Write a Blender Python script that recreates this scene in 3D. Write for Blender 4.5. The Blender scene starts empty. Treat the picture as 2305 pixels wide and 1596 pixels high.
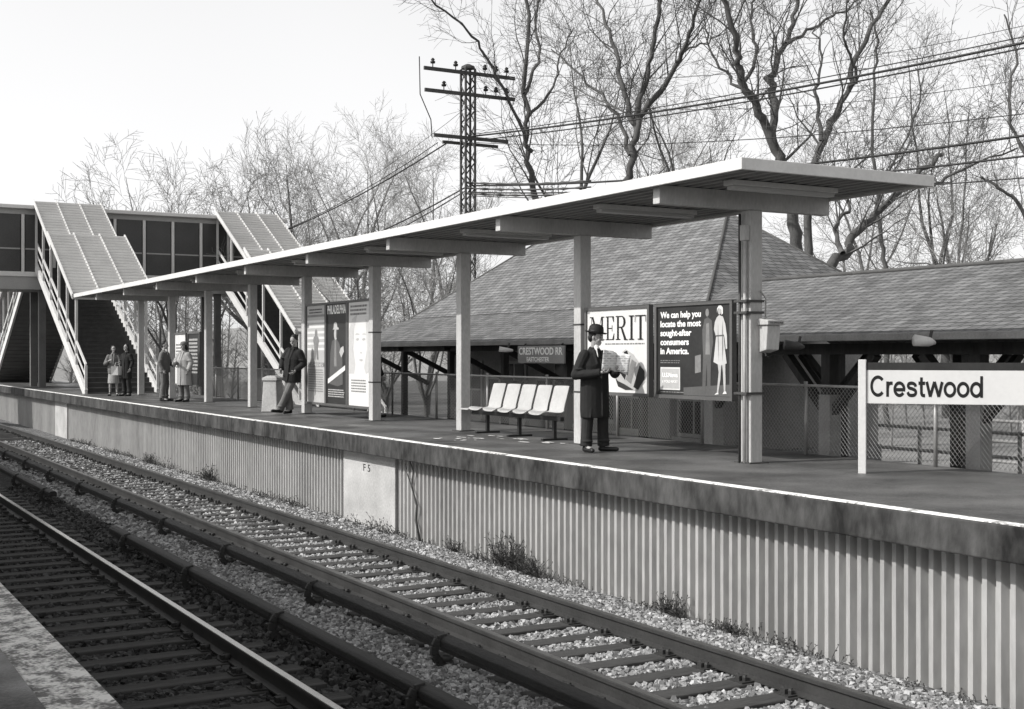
import bpy, bmesh, math, random
import numpy as np
from mathutils import Vector, Matrix
R=math.radians; PI=math.pi; sin=math.sin; cos=math.cos
sc=bpy.context.scene; C=sc.collection
F=2900.0; TH=math.atan(1653/F); ST=sin(TH); CT=cos(TH); HC=1.42
def at(x,d):
    r=(x-1152)/F*d
    return (d*ST+r*CT, d*CT-r*ST)
def zat(y,d): return HC+(795-y)/F*d
rnd=random.Random(7)
G0=-1.65   # street/ground level, platform top is z=0

# ------------------------------------------------------------ materials
def mat(name,g,rough=.8,var=.25,scale=2.0,fine=30,bump=0.0,bscale=60,metal=0.0,spec=.3,stretch=(1,1,1),tint=(1,.99,.97),lo=.3,hi=.7):
    m=bpy.data.materials.new(name); m.use_nodes=True; nt=m.node_tree; N=nt.nodes; L=nt.links
    b=N['Principled BSDF']
    tc=N.new('ShaderNodeTexCoord'); mp=N.new('ShaderNodeMapping'); mp.inputs['Scale'].default_value=stretch
    L.new(tc.outputs['Object'],mp.inputs['Vector'])
    n1=N.new('ShaderNodeTexNoise'); n1.inputs['Scale'].default_value=scale; n1.inputs['Detail'].default_value=6
    n2=N.new('ShaderNodeTexNoise'); n2.inputs['Scale'].default_value=fine; n2.inputs['Detail'].default_value=4
    L.new(mp.outputs[0],n1.inputs['Vector']); L.new(mp.outputs[0],n2.inputs['Vector'])
    mx=N.new('ShaderNodeMix'); mx.data_type='FLOAT'; mx.inputs[0].default_value=.4
    L.new(n1.outputs['Fac'],mx.inputs[2]); L.new(n2.outputs['Fac'],mx.inputs[3])
    cr=N.new('ShaderNodeValToRGB'); L.new(mx.outputs[0],cr.inputs[0])
    def c(v): return (min(1,v*tint[0]),min(1,v*tint[1]),min(1,v*tint[2]),1)
    cr.color_ramp.elements[0].position=lo; cr.color_ramp.elements[0].color=c(g*(1-var))
    cr.color_ramp.elements[1].position=hi; cr.color_ramp.elements[1].color=c(g*(1+var))
    L.new(cr.outputs[0],b.inputs['Base Color'])
    b.inputs['Roughness'].default_value=rough; b.inputs['Metallic'].default_value=metal
    b.inputs['Specular IOR Level'].default_value=spec
    if bump>0:
        n3=N.new('ShaderNodeTexNoise'); n3.inputs['Scale'].default_value=bscale; n3.inputs['Detail'].default_value=5
        L.new(mp.outputs[0],n3.inputs['Vector'])
        bp=N.new('ShaderNodeBump'); bp.inputs['Strength'].default_value=bump; bp.inputs['Distance'].default_value=.02
        L.new(n3.outputs['Fac'],bp.inputs['Height']); L.new(bp.outputs[0],b.inputs['Normal'])
    return m
M={}
def dm(k,*a,**kw): M[k]=mat(k,*a,**kw)
dm('white_paint',.62,.55,.12,1.5,25,bump=.05)
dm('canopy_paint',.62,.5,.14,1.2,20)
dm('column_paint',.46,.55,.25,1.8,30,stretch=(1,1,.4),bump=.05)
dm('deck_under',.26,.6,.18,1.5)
dm('concrete_light',.42,.85,.3,1.6,25,bump=.25)
dm('edge_concrete',.50,.85,.65,9,50,bump=.5,lo=.44,hi=.56)
dm('slab_face',.055,.85,.8,1.6,9,bump=.4,bscale=25,stretch=(1,1,.5),lo=.36,hi=.68)
dm('edge_line',.58,.8,.6,4,24,lo=.38,hi=.5)
dm('corr',.35,.6,.3,.8,12,stretch=(1,1,.3),bump=.05)
dm('rust_steel',.04,.65,.4,4,40,bump=.3)
dm('pole_steel',.07,.65,.3,4,40)
dm('rail_steel',.06,.5,.35,3,40,metal=.3)
dm('polished',.92,.2,.05,3,30,metal=1.0)
dm('polished_dull',.22,.38,.25,3,30,metal=.8)
dm('tie_wood',.055,.85,.55,3,24,bump=.6,bscale=20,stretch=(.3,3,1))
dm('cover_wood',.022,.6,.5,3,24,bump=.3,stretch=(2,.3,1))
dm('stone_light',.42,.9,.55,8,60,bump=.3)
dm('stone_dark',.075,.9,.55,6,60,bump=.3)  # near track stones: oily, and coloured darker for the shade lying there
dm('black_metal',.025,.45,.3)
dm('dark_metal',.06,.5,.3,4,30)
dm('galv',.34,.45,.2,6,40,metal=.4)
dm('gutter_metal',.22,.5,.3,3,30)
dm('chain',.34,.5,.1,6,40,metal=.3)
dm('dark_wood',.05,.8,.4,3,20,stretch=(1,1,.3))
dm('bark',.085,.9,.45,3,20,bump=.6,bscale=14,stretch=(1,1,.3))
dm('twig',.11,.9,.2,1,4)
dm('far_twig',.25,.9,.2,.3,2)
dm('bark_light',.15,.9,.35,3,20,bump=.4,bscale=14)
dm('screen',.05,.4,.35,.8,20,spec=.4)
dm('stair_roof',.46,.45,.15,1.5,20)
dm('bridge_paint',.34,.55,.15,1.2,20)
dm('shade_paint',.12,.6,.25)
dm('ridge_slate',.09,.8,.3,3,20)
dm('wall_stucco',.22,.8,.3,1.2,18,bump=.2)
dm('ground',.13,.9,.4,.3,3)
dm('lot',.18,.9,.4,.4,5)
dm('coat_black',.016,.85,.35,5,90,bump=.25,bscale=30)
dm('trouser_black',.022,.85,.35,5,90,bump=.2,bscale=30)
dm('coat_grey',.14,.85,.25,5,90)
dm('coat_light',.32,.85,.2,5,90)
dm('cloth_white',.6,.8,.1)
dm('leather',.015,.35,.2)
dm('skin',.34,.5,.08,8,60,tint=(1,.98,.96))
dm('hair',.02,.6,.3,30,90)
dm('felt',.014,.7,.2)
dm('seat_shell',.42,.4,.16,3,30)
dm('ink',.012,.5,.2)
dm('paper_white',.64,.6,.06,2,20)
dm('paper_light',.42,.6,.14,2,20)
dm('paper_mid',.2,.6,.25,3,20)
dm('paper_soft',.5,.6,.1,3,20)
dm('board_grey',.26,.6,.15,3,20)
dm('sign_white',.85,.6,.04,3,20)
dm('paper_dark',.03,.45,.3,3,20)
dm('frame_metal',.10,.4,.2)
dm('weed',.085,.9,.5,3,20)
dm('snow',.7,.6,.15,12,60)
dm('glass_dark',.05,.12,.2,spec=.6)
dm('diffuser',.5,.4,.05)
dm('timber_pale',.34,.7,.3)

def brickmat(name,g,sx,sy,zk,var,mortar,bump=.5,rough=.85,msize=.02,nl=.8,nh=1.2):
    m=bpy.data.materials.new(name); m.use_nodes=True; nt=m.node_tree; N=nt.nodes; L=nt.links; b=N['Principled BSDF']
    tc=N.new('ShaderNodeTexCoord'); sp=N.new('ShaderNodeSeparateXYZ'); L.new(tc.outputs['Object'],sp.inputs[0])
    ad=N.new('ShaderNodeMath'); ad.operation='ADD'; L.new(sp.outputs[0],ad.inputs[0]); L.new(sp.outputs[1],ad.inputs[1])
    mz=N.new('ShaderNodeMath'); mz.operation='MULTIPLY'; mz.inputs[1].default_value=zk; L.new(sp.outputs[2],mz.inputs[0])
    cb=N.new('ShaderNodeCombineXYZ'); L.new(ad.outputs[0],cb.inputs[0]); L.new(mz.outputs[0],cb.inputs[1])
    br=N.new('ShaderNodeTexBrick'); L.new(cb.outputs[0],br.inputs['Vector'])
    br.inputs['Scale'].default_value=1; br.inputs['Brick Width'].default_value=sx; br.inputs['Row Height'].default_value=sy
    br.inputs['Mortar Size'].default_value=msize; br.inputs['Mortar Smooth'].default_value=.3; br.inputs['Bias'].default_value=0
    br.inputs['Color1'].default_value=(g*(1-var),)*3+(1,); br.inputs['Color2'].default_value=(g*(1+var),)*3+(1,)
    br.inputs['Mortar'].default_value=(mortar,)*3+(1,)
    ns=N.new('ShaderNodeTexNoise'); ns.inputs['Scale'].default_value=2.2; ns.inputs['Detail'].default_value=9; L.new(tc.outputs['Object'],ns.inputs['Vector'])
    mr=N.new('ShaderNodeMapRange'); mr.inputs[1].default_value=.3; mr.inputs[2].default_value=.7; mr.inputs[3].default_value=nl; mr.inputs[4].default_value=nh
    L.new(ns.outputs['Fac'],mr.inputs[0])
    vm=N.new('ShaderNodeVectorMath'); vm.operation='SCALE'; L.new(br.outputs['Color'],vm.inputs[0]); L.new(mr.outputs[0],vm.inputs['Scale'])
    L.new(vm.outputs[0],b.inputs['Base Color']); b.inputs['Roughness'].default_value=rough; b.inputs['Specular IOR Level'].default_value=.2
    bp=N.new('ShaderNodeBump'); bp.inputs['Strength'].default_value=bump; bp.inputs['Distance'].default_value=.02; bp.invert=True
    L.new(br.outputs['Fac'],bp.inputs['Height']); L.new(bp.outputs[0],b.inputs['Normal'])
    M[name]=m
brickmat('slate',.165,.24,.125,1.62,.25,.045,msize=.012)
brickmat('shingle',.145,.2,.125,2.3,.25,.04,msize=.011)
brickmat('brick',.16,.22,.075,1,.3,.24,bump=.2,msize=.008)

def asphalt():
    m=mat('platform_asphalt',.085,.7,.6,.9,60,bump=.25,bscale=120,spec=.4,lo=.38,hi=.62)
    nt=m.node_tree;N=nt.nodes;L=nt.links;b=N['Principled BSDF']
    tc=N.new('ShaderNodeTexCoord'); ns=N.new('ShaderNodeTexNoise'); ns.inputs['Scale'].default_value=.55; ns.inputs['Detail'].default_value=5
    L.new(tc.outputs['Object'],ns.inputs['Vector'])
    mr=N.new('ShaderNodeMapRange'); mr.inputs[1].default_value=.43; mr.inputs[2].default_value=.57; mr.inputs[3].default_value=.33; mr.inputs[4].default_value=.85
    L.new(ns.outputs['Fac'],mr.inputs[0]); L.new(mr.outputs[0],b.inputs['Roughness'])
    return m
M['platform_asphalt']=asphalt()
def ballastmat(name,g):
    m=bpy.data.materials.new(name); m.use_nodes=True; nt=m.node_tree;N=nt.nodes;L=nt.links;b=N['Principled BSDF']
    tc=N.new('ShaderNodeTexCoord'); v=N.new('ShaderNodeTexVoronoi'); v.inputs['Scale'].default_value=20; L.new(tc.outputs['Object'],v.inputs['Vector'])
    bw=N.new('ShaderNodeRGBToBW'); L.new(v.outputs['Color'],bw.inputs[0])
    cr=N.new('ShaderNodeValToRGB'); L.new(bw.outputs[0],cr.inputs[0])
    cr.color_ramp.elements[0].position=.15; cr.color_ramp.elements[0].color=(g*.2,)*3+(1,)
    cr.color_ramp.elements[1].position=.85; cr.color_ramp.elements[1].color=(g*1.35,)*3+(1,)
    L.new(cr.outputs[0],b.inputs['Base Color']); b.inputs['Roughness'].default_value=.9
    bp=N.new('ShaderNodeBump'); bp.inputs['Strength'].default_value=1; bp.inputs['Distance'].default_value=.04; bp.invert=True
    L.new(v.outputs['Distance'],bp.inputs['Height']); L.new(bp.outputs[0],b.inputs['Normal'])
    M[name]=m
ballastmat('ballast_light',.20); ballastmat('ballast_dark',.045)  # dark bed: oil staining plus near track shade put into the colour
def newsmat():
    m=bpy.data.materials.new('newsprint'); m.use_nodes=True; nt=m.node_tree;N=nt.nodes;L=nt.links;b=N['Principled BSDF']
    tc=N.new('ShaderNodeTexCoord'); br=N.new('ShaderNodeTexBrick')
    mp=N.new('ShaderNodeMapping'); mp.inputs['Rotation'].default_value=(R(90),0,0); L.new(tc.outputs['Object'],mp.inputs[0]); L.new(mp.outputs[0],br.inputs['Vector'])
    br.inputs['Scale'].default_value=1; br.inputs['Brick Width'].default_value=.08; br.inputs['Row Height'].default_value=.034; br.inputs['Mortar Size'].default_value=.011
    br.inputs['Color1'].default_value=(.34,.34,.34,1); br.inputs['Color2'].default_value=(.75,.75,.75,1); br.inputs['Mortar'].default_value=(.85,.85,.84,1)
    L.new(br.outputs['Color'],b.inputs['Base Color']); b.inputs['Roughness'].default_value=.8
    M['newsprint']=m
newsmat()

# ------------------------------------------------------------ mesh helpers
OFF={}
class MB:
    def __init__(s): s.v=[]; s.f=[]
    def add(s,vs,fs):
        o=len(s.v); s.v+=[tuple(p) for p in vs]; s.f+=[tuple(i+o for i in f) for f in fs]
    def box(s,x0,x1,y0,y1,z0,z1):
        s.add([(x0,y0,z0),(x1,y0,z0),(x1,y1,z0),(x0,y1,z0),(x0,y0,z1),(x1,y0,z1),(x1,y1,z1),(x0,y1,z1)],
              [(0,3,2,1),(4,5,6,7),(0,1,5,4),(1,2,6,5),(2,3,7,6),(3,0,4,7)]); return s
    def bar(s,p0,p1,w,h=None,up=(0,0,1)):
        h=h or w; p0=Vector(p0);p1=Vector(p1); d=(p1-p0).normalized(); u=Vector(up)
        if abs(d.dot(u))>.98: u=Vector((1,0,0))
        a=d.cross(u).normalized()*w/2; b=a.cross(d).normalized()*h/2
        s.add([p0-a-b,p0+a-b,p0+a+b,p0-a+b,p1-a-b,p1+a-b,p1+a+b,p1-a+b],
              [(0,3,2,1),(4,5,6,7),(0,1,5,4),(1,2,6,5),(2,3,7,6),(3,0,4,7)]); return s
    def tube(s,pts,r,n=8,cap=True):
        pts=[Vector(p) for p in pts]; rs=r if isinstance(r,(list,tuple)) else [r]*len(pts)
        base=len(s.v); a=None
        for i,p in enumerate(pts):
            d=(pts[min(i+1,len(pts)-1)]-pts[max(i-1,0)]).normalized()
            if a is None:
                ref=Vector((0,0,1)) if abs(d.z)<.9 else Vector((1,0,0)); a=d.cross(ref).normalized()
            else: a=(a-d*a.dot(d)).normalized()
            b=d.cross(a)
            for k in range(n):
                t=2*PI*k/n; s.v.append(tuple(p+(a*cos(t)+b*sin(t))*rs[i]))
        for i in range(len(pts)-1):
            for k in range(n):
                k2=(k+1)%n; s.f.append((base+i*n+k,base+i*n+k2,base+(i+1)*n+k2,base+(i+1)*n+k))
        if cap:
            s.f.append(tuple(base+k for k in reversed(range(n)))); e=base+(len(pts)-1)*n
            s.f.append(tuple(e+k for k in range(n)))
        return s
    def lathe(s,c,prof,n=16,sx=1,sy=1):
        b=len(s.v)
        for (r,z) in prof:
            for k in range(n):
                t=2*PI*k/n; s.v.append((c[0]+r*sx*cos(t),c[1]+r*sy*sin(t),c[2]+z))
        for i in range(len(prof)-1):
            for k in range(n):
                k2=(k+1)%n; s.f.append((b+i*n+k,b+i*n+k2,b+(i+1)*n+k2,b+(i+1)*n+k))
        s.f.append(tuple(b+k for k in reversed(range(n)))); e=b+(len(prof)-1)*n; s.f.append(tuple(e+k for k in range(n)))
        return s
    def capsule(s,p0,p1,r0,r1,n=10):
        p0=Vector(p0);p1=Vector(p1); d=(p1-p0).normalized(); pts=[];rs=[]
        for t in (-90,-60,-30): pts.append(p0+d*r0*sin(R(t))); rs.append(max(r0*cos(R(t)),r0*.05))
        pts.append(p0);rs.append(r0);pts.append(p1);rs.append(r1)
        for t in (30,60,90): pts.append(p1+d*r1*sin(R(t))); rs.append(max(r1*cos(R(t)),r1*.05))
        return s.tube(pts,rs,n)
    def ell(s,c,r,n=14,rot=None):
        m=8; vs=[];fs=[]
        for i in range(m+1):
            t=-PI/2+PI*i/m; rr=max(cos(t),.03)
            for k in range(n):
                q=2*PI*k/n; p=Vector((r[0]*rr*cos(q),r[1]*rr*sin(q),r[2]*sin(t)))
                if rot: p=rot@p
                vs.append(Vector(c)+p)
        for i in range(m):
            for k in range(n):
                k2=(k+1)%n; fs.append((i*n+k,i*n+k2,(i+1)*n+k2,(i+1)*n+k))
        fs.append(tuple(reversed(range(n)))); fs.append(tuple(m*n+k for k in range(n)))
        s.add(vs,fs); return s
    def loft(s,rings,n=20):
        b=len(s.v)
        for (cx,cy,cz,rx,ry) in rings:
            for k in range(n):
                t=2*PI*k/n; s.v.append((cx+rx*cos(t),cy+ry*sin(t),cz))
        m=len(rings)
        for i in range(m-1):
            for k in range(n):
                k2=(k+1)%n; s.f.append((b+i*n+k,b+i*n+k2,b+(i+1)*n+k2,b+(i+1)*n+k))
        s.f.append(tuple(b+k for k in reversed(range(n)))); e=b+(m-1)*n; s.f.append(tuple(e+k for k in range(n)))
        return s
    def poly(s,pts,z=0):
        s.add([(p[0],p[1],z) for p in pts],[tuple(range(len(pts)))]); return s
    def rect(s,x0,x1,y0,y1,z=0): return s.poly([(x0,y0),(x1,y0),(x1,y1),(x0,y1)],z)
    def prismx(s,x0,x1,prof):
        n=len(prof); s.add([(x0,p[0],p[1]) for p in prof]+[(x1,p[0],p[1]) for p in prof],
            [tuple(range(n)),tuple(n+i for i in reversed(range(n)))]+[(i,n+i,n+(i+1)%n,(i+1)%n) for i in range(n)]); return s
    def prismy(s,y0,y1,prof):
        n=len(prof); s.add([(p[0],y0,p[1]) for p in prof]+[(p[0],y1,p[1]) for p in prof],
            [tuple(reversed(range(n))),tuple(n+i for i in range(n))]+[(i,(i+1)%n,n+(i+1)%n,n+i) for i in range(n)]); return s
    def build(s,name,m,parent=None,smooth=False,bevel=0,voxel=0,smo=0):
        off=OFF.get(parent.name,(0,0,0)) if parent else (0,0,0)
        me=bpy.data.meshes.new(name)
        a=np.array(s.v,dtype=float)-np.array(off)
        me.from_pydata(a.tolist(),[],s.f); me.materials.append(M[m]); me.update()
        o=bpy.data.objects.new(name,me); C.objects.link(o)
        if voxel:
            md=o.modifiers.new('r','REMESH'); md.mode='VOXEL'; md.voxel_size=voxel; md.use_smooth_shade=True
            if smo:
                ms=o.modifiers.new('s','SMOOTH'); ms.factor=.5; ms.iterations=smo
            bpy.context.view_layer.update(); dg=bpy.context.evaluated_depsgraph_get()
            nm=bpy.data.meshes.new_from_object(o.evaluated_get(dg)); o.modifiers.clear(); o.data=nm
            nm.name=name
            if not nm.materials: nm.materials.append(M[m])
            for p in nm.polygons: p.use_smooth=True
        if smooth and not voxel:
            for p in me.polygons: p.use_smooth=True
        if bevel:
            md=o.modifiers.new('bevel','BEVEL'); md.width=bevel; md.segments=2; md.limit_method='ANGLE'
        if parent: o.parent=parent; OFF[o.name]=off
        return o
def tag(o,label,cat,group=None,kind=None):
    o['label']=label; o['category']=cat
    if group: o['group']=group
    if kind: o['kind']=kind
    return o
def thing(name,label,cat,loc=(0,0,0),rz=0,group=None,local=False,rot=None):
    o=bpy.data.objects.new(name,None); C.objects.link(o); o.location=loc; o.rotation_euler=rot if rot else (0,0,rz)
    o.empty_display_size=.1
    OFF[o.name]=(0,0,0) if local else tuple(loc)
    return tag(o,label,cat,group)
def struct(name,mb,m,**k):
    o=mb.build(name,m,**k); o['kind']='structure'; o['label']=name.replace('_',' '); o['category']=name.split('_')[-1]; return o
def copy_tree(o,parent=None):
    c=o.copy(); C.objects.link(c); c.parent=parent
    for ch in list(o.children): copy_tree(ch,c)
    return c
def text(name,s,m,parent,x,y,w=None,h=.1,z=.004,off=0.0,align='LEFT',space=1.0,shear=0):
    cu=bpy.data.curves.new(name,'FONT'); cu.body=s; cu.size=1; cu.offset=off; cu.extrude=.002; cu.space_character=space; cu.shear=shear
    cu.resolution_u=4; cu.space_line=.85
    t=bpy.data.objects.new(name+'_tmp',cu); C.objects.link(t)
    bpy.context.view_layer.update(); dg=bpy.context.evaluated_depsgraph_get()
    me=bpy.data.meshes.new_from_object(t.evaluated_get(dg)); bpy.data.objects.remove(t)
    xs=[v.co.x for v in me.vertices]; x0,x1=min(xs),max(xs); k=h/.70; kx=k if w is None else w/(x1-x0)
    for v in me.vertices:
        v.co=Vector(((v.co.x-x0)*kx+x,v.co.y*k+y,v.co.z*.5+z))
    me.materials.clear(); me.materials.append(M[m])
    o=bpy.data.objects.new(name,me); C.objects.link(o); o.parent=parent; OFF[o.name]=OFF.get(parent.name,(0,0,0))
    return o

# ------------------------------------------------------------ ground, track bed
g=MB(); g.add([(-600,-600,G0),(900,-600,G0),(900,900,G0),(-600,900,G0)],[(0,1,2,3)]); struct('ground',g,'ground')
g=MB(); g.add([(13.0,-20,G0+.006),(60,-20,G0+.006),(60,60,G0+.006),(13.0,60,G0+.006)],[(0,1,2,3)]); struct('pavement',g,'lot')
def bed(name,xs,zs,m):
    g=MB(); ys=[y*.5 for y in range(-6,60)]+[y*3.0 for y in range(10,60)]
    for y in ys:
        for x,z in zip(xs,zs): g.v.append((x,y,z+rnd.uniform(-.012,.012)))
    n=len(xs)
    for j in range(len(ys)-1):
        for i in range(n-1): g.f.append((j*n+i,j*n+i+1,(j+1)*n+i+1,(j+1)*n+i))
    return struct(name,g,m,smooth=True)
xsl=[4.9,5.3,5.7,6.1,6.5,6.9,7.3,7.7,8.1,8.4,8.7,9.0,9.3]
bed('ballast_bed',xsl,[-1.52,-1.5]+[-1.505]*7+[-1.52,-1.57,-1.62,-1.64],'ballast_light')
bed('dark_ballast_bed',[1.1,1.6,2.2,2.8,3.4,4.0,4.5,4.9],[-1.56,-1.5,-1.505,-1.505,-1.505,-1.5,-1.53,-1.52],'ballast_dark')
TIE=.56
def tieY(j,ph): return 5.0+ph+j*TIE
def stones(name,m,xr,yr,n,size,ph,tx,label,seed):
    rg=np.random.default_rng(seed)
    x=rg.uniform(xr[0],xr[1],n); y=rg.uniform(yr[0],yr[1],n)
    q=((y-5.0-ph+TIE/2)%TIE)-TIE/2
    keep=~((np.abs(q)<.13)&(x>tx[0])&(x<tx[1])&(rg.random(n)>.05)); x=x[keep];y=y[keep];n=len(x)
    z=np.full(n,-1.504)+rg.uniform(-.014,.012,n)
    z=np.where(x>8.2,-1.505-(x-8.2)*.155+rg.uniform(-.012,.014,n),z)
    s=size*rg.uniform(.5,1.4,n)
    cube=np.array([(-1,-1,-1),(1,-1,-1),(1,1,-1),(-1,1,-1),(-1,-1,1),(1,-1,1),(1,1,1),(-1,1,1)],float)*.5
    P=cube[None]*(1+rg.uniform(-.45,.25,(n,8,3)))
    P[:,4:,:2]*=rg.uniform(.4,.9,(n,1,1)); P*=s[:,None,None]; P[:,:,2]*=.8
    a=rg.uniform(0,2*PI,n); ca,sa=np.cos(a),np.sin(a); tl=rg.uniform(-.7,.7,n); ct,st_=np.cos(tl),np.sin(tl)
    X=P[:,:,0]*ct[:,None]+P[:,:,2]*st_[:,None]; Z=-P[:,:,0]*st_[:,None]+P[:,:,2]*ct[:,None]; Y=P[:,:,1]
    W=np.stack([X*ca[:,None]-Y*sa[:,None]+x[:,None],X*sa[:,None]+Y*ca[:,None]+y[:,None],Z+z[:,None]],-1).reshape(-1,3)
    fc=np.array([(0,3,2,1),(4,5,6,7),(0,1,5,4),(1,2,6,5),(2,3,7,6),(3,0,4,7)])
    Fs=(fc[None]+8*np.arange(n)[:,None,None]).reshape(-1,4)
    me=bpy.data.meshes.new(name); me.from_pydata(W.tolist(),[],Fs.tolist()); me.materials.append(M[m])
    o=bpy.data.objects.new(name,me); C.objects.link(o); tag(o,label,'gravel',kind='stuff'); return o
def islandvar(m,lo,hi,pw=1.4):
    nt=M[m].node_tree;N=nt.nodes;L=nt.links
    ge=N.new('ShaderNodeNewGeometry'); pwn=N.new('ShaderNodeMath'); pwn.operation='POWER'; pwn.inputs[1].default_value=pw
    L.new(ge.outputs['Random Per Island'],pwn.inputs[0])
    cr=N.new('ShaderNodeMapRange'); cr.inputs[3].default_value=lo; cr.inputs[4].default_value=hi
    L.new(pwn.outputs[0],cr.inputs[0]); cb=N.new('ShaderNodeCombineColor')
    for i in range(3): L.new(cr.outputs[0],cb.inputs[i])
    L.new(cb.outputs[0],N['Principled BSDF'].inputs['Base Color'])
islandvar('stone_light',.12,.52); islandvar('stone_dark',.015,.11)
TX_F=(5.55,8.05); TX_N=(1.75,4.25)
stones('ballast_gravel','stone_light',(4.95,9.08),(6.5,20),44000,.048,0,TX_F,'pale crushed stone ballast around the far track',1)
stones('ballast_gravel','stone_light',(4.95,9.08),(20,46),22000,.065,0,TX_F,'pale crushed stone ballast further along the far track',2)
stones('ballast_gravel','stone_dark',(1.25,4.95),(8.5,30),20000,.055,.2,TX_N,'oily crushed stone around the near track, its shade also put into the colour',3)

def rail_prof(xc,zt):
    h=[(-.07,-.17),(.07,-.17),(.07,-.155),(.012,-.14),(.012,-.045),(.036,-.035),(.036,-.004),(.03,0),(-.03,0),(-.036,-.004),(-.036,-.035),(-.012,-.045),(-.012,-.14),(-.07,-.155)]
    return [(xc+a,zt+b) for a,b in h]
def track(xr,label,ph,pol):
    xl=xr-1.5; xc=(xl+xr)/2; t=thing('railway_track',label,'railway track',(xc,0,-1.65))
    for x in (xl,xr):
        r=MB().prismy(-3,160,rail_prof(x,-1.30)).build('rail','rail_steel',t)
        s=MB(); s.box(x-.032,x+.032,-3,160,-1.299,-1.296); s.build('running_surface',pol,r)
    y0=tieY(6,ph)
    first=MB(); first.box(xc-1.25,xc+1.25,y0-.118,y0+.118,-1.64,-1.472)
    ft=first.build('tie','tie_wood',t,bevel=.012)
    for x in (xl,xr):
        pm=MB(); pm.box(x-.17,x+.17,y0-.09,y0+.09,-1.474,-1.458)
        for sx in (-1,1):
            pm.lathe((x+sx*.105,y0-.045,-1.46),[(.024,0),(.026,.035),(.012,.05)],6); pm.lathe((x+sx*.105,y0+.045,-1.46),[(.024,0),(.026,.035),(.012,.05)],6)
            pm.box(x+sx*.11-.045,x+sx*.11+.045,y0-.03,y0+.03,-1.46,-1.415)
        pm.build('tie_plate','rust_steel',ft)
    for j in range(7,106):
        c=copy_tree(ft,t); c.location=(rnd.uniform(-.05,.05),(j-6)*TIE+rnd.uniform(-.025,.025),rnd.uniform(-.006,.004))
    rest=MB()
    for j in list(range(106,230)):
        y=tieY(j,ph); rest.box(xc-1.25,xc+1.25,y-.11,y+.11,-1.64,-1.472)
    o=rest.build('distant_ties','tie_wood',t); o['kind']='stuff'
    return t
track(7.56,'gravel bedded railway track running beside the corrugated platform wall',0,'polished_dull')
track(3.74,'darker shadowed railway track with the bright silver rail, nearest the camera',.2,'polished')

def third(x,y0,y1,by,label):
    t=thing('third_rail',label,'third rail',(x,y0,-1.65))
    m=MB(); m.prismy(y0,y1,[(x+a,-1.22+b) for a,b in [(-.075,-.10),(.075,-.10),(.075,-.03),(.045,0),(-.045,0),(-.075,-.03)]]); m.build('cover_board','cover_wood',t,bevel=.01)
    MB().prismy(y0-.15,y1+.1,[(x+a,-1.32+b) for a,b in [(-.03,-.05),(.03,-.05),(.03,0),(-.03,0)]]).build('contact_rail','rail_steel',t)
    for y in by:
        b=MB(); pts=[(x+.0,y,-1.235),(x-.09,y,-1.25),(x-.125,y,-1.31),(x-.13,y,-1.39),(x-.09,y,-1.45),(x-.02,y,-1.48)]
        for i in range(5): b.bar(pts[i],pts[i+1],.08,.04,up=(0,1,0))
        b.build('bracket','rust_steel',t,bevel=.006)
        MB().lathe((x,y,-1.46),[(.05,0),(.06,.04),(.035,.06)],10).build('insulator','dark_metal',t,smooth=True)
third(5.46,-2,80,[7.5+3.32*i for i in range(14)],'long covered third rail beside the left rail of the far track')
third(4.5,2,20.3,[9.3,12.6,15.9,19.2],'covered third rail between the tracks, ending halfway along')
third(4.62,26,80,[26.6,30,33.3,36.6,40],'covered third rail between the tracks beyond the gap, at left edge')

# ------------------------------------------------------------ platforms
EX=8.87
p=MB(); p.box(EX,12.8,-6,95,-.31,0); o=struct('platform',p,'slab_face',bevel=.015); o['label']='far side raised concrete platform'
p=MB(); p.box(EX+.15,12.78,-6,95,.002,.006); o=struct('platform_surface',p,'platform_asphalt'); o['label']='dark damp asphalt surface of the far platform'
p=MB(); p.box(EX+.02,EX+.15,-6,95,.001,.009); o=struct('platform_edge_line',p,'edge_line'); o['label']='worn white line along the far platform edge'
p=MB(); p.box(-6,1.205,-8,70,-.3,0); o=struct('near_platform',p,'edge_concrete'); o['label']='near platform in the bottom left corner'
p=MB(); p.box(-6,.93,-8,70,.002,.006); o=struct('near_platform_surface',p,'platform_asphalt'); o['label']='asphalt surface of the near platform'
MB().box(-5.5,.8,-8,70,G0,-.3).build('foundation_wall','concrete_light'); tag(bpy.data.objects['foundation_wall'],'plain concrete foundation wall under the near platform','wall')
w=thing('retaining_wall','corrugated metal wall below the far platform edge with pale concrete panels','wall',(9.15,0,G0))
def corr(y0,y1):
    m=MB(); P=.15; prof=[]; y=y0
    while y<y1-1e-6:
        for a,dx in ((0,0),(.052,0),(.07,.075),(.122,.075)):
            if y+a<=y1: prof.append((9.15+dx,y+a))
        y+=P
    prof.append((9.15,y1))
    n=len(prof)
    for (x,yy) in prof: m.v.append((x,yy,G0-.05))
    for (x,yy) in prof: m.v.append((x,yy,-.31))
    for i in range(n-1): m.f.append((i,n+i,n+i+1,i+1))
    m.build('corrugated_sheet','corr',w)
corr(-4,19.95); corr(22.35,48.5); corr(50.9,94)
for a,b in ((20.0,22.3),(48.55,50.85)):
    pp=MB().box(9.11,9.4,a,b,G0-.05,-.31).build('concrete_panel','concrete_light',w,bevel=.01)
MB().box(9.28,12.7,-5,94,G0,-.312).build('infill','shade_paint',w)
MB().box(9.13,9.2,22.3,22.37,G0,-.31).build('joint','black_metal',w)
t=thing('painted_mark','small stencilled F 5 mark on pale concrete wall panel','marking',(9.108,21.35,-.66),local=True,rot=Matrix(((0,0,-1),(-1,0,0),(0,1,0))).to_euler())
text('lettering','F 5','paper_dark',t,0,0,w=.3,h=.13,z=.001)

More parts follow.
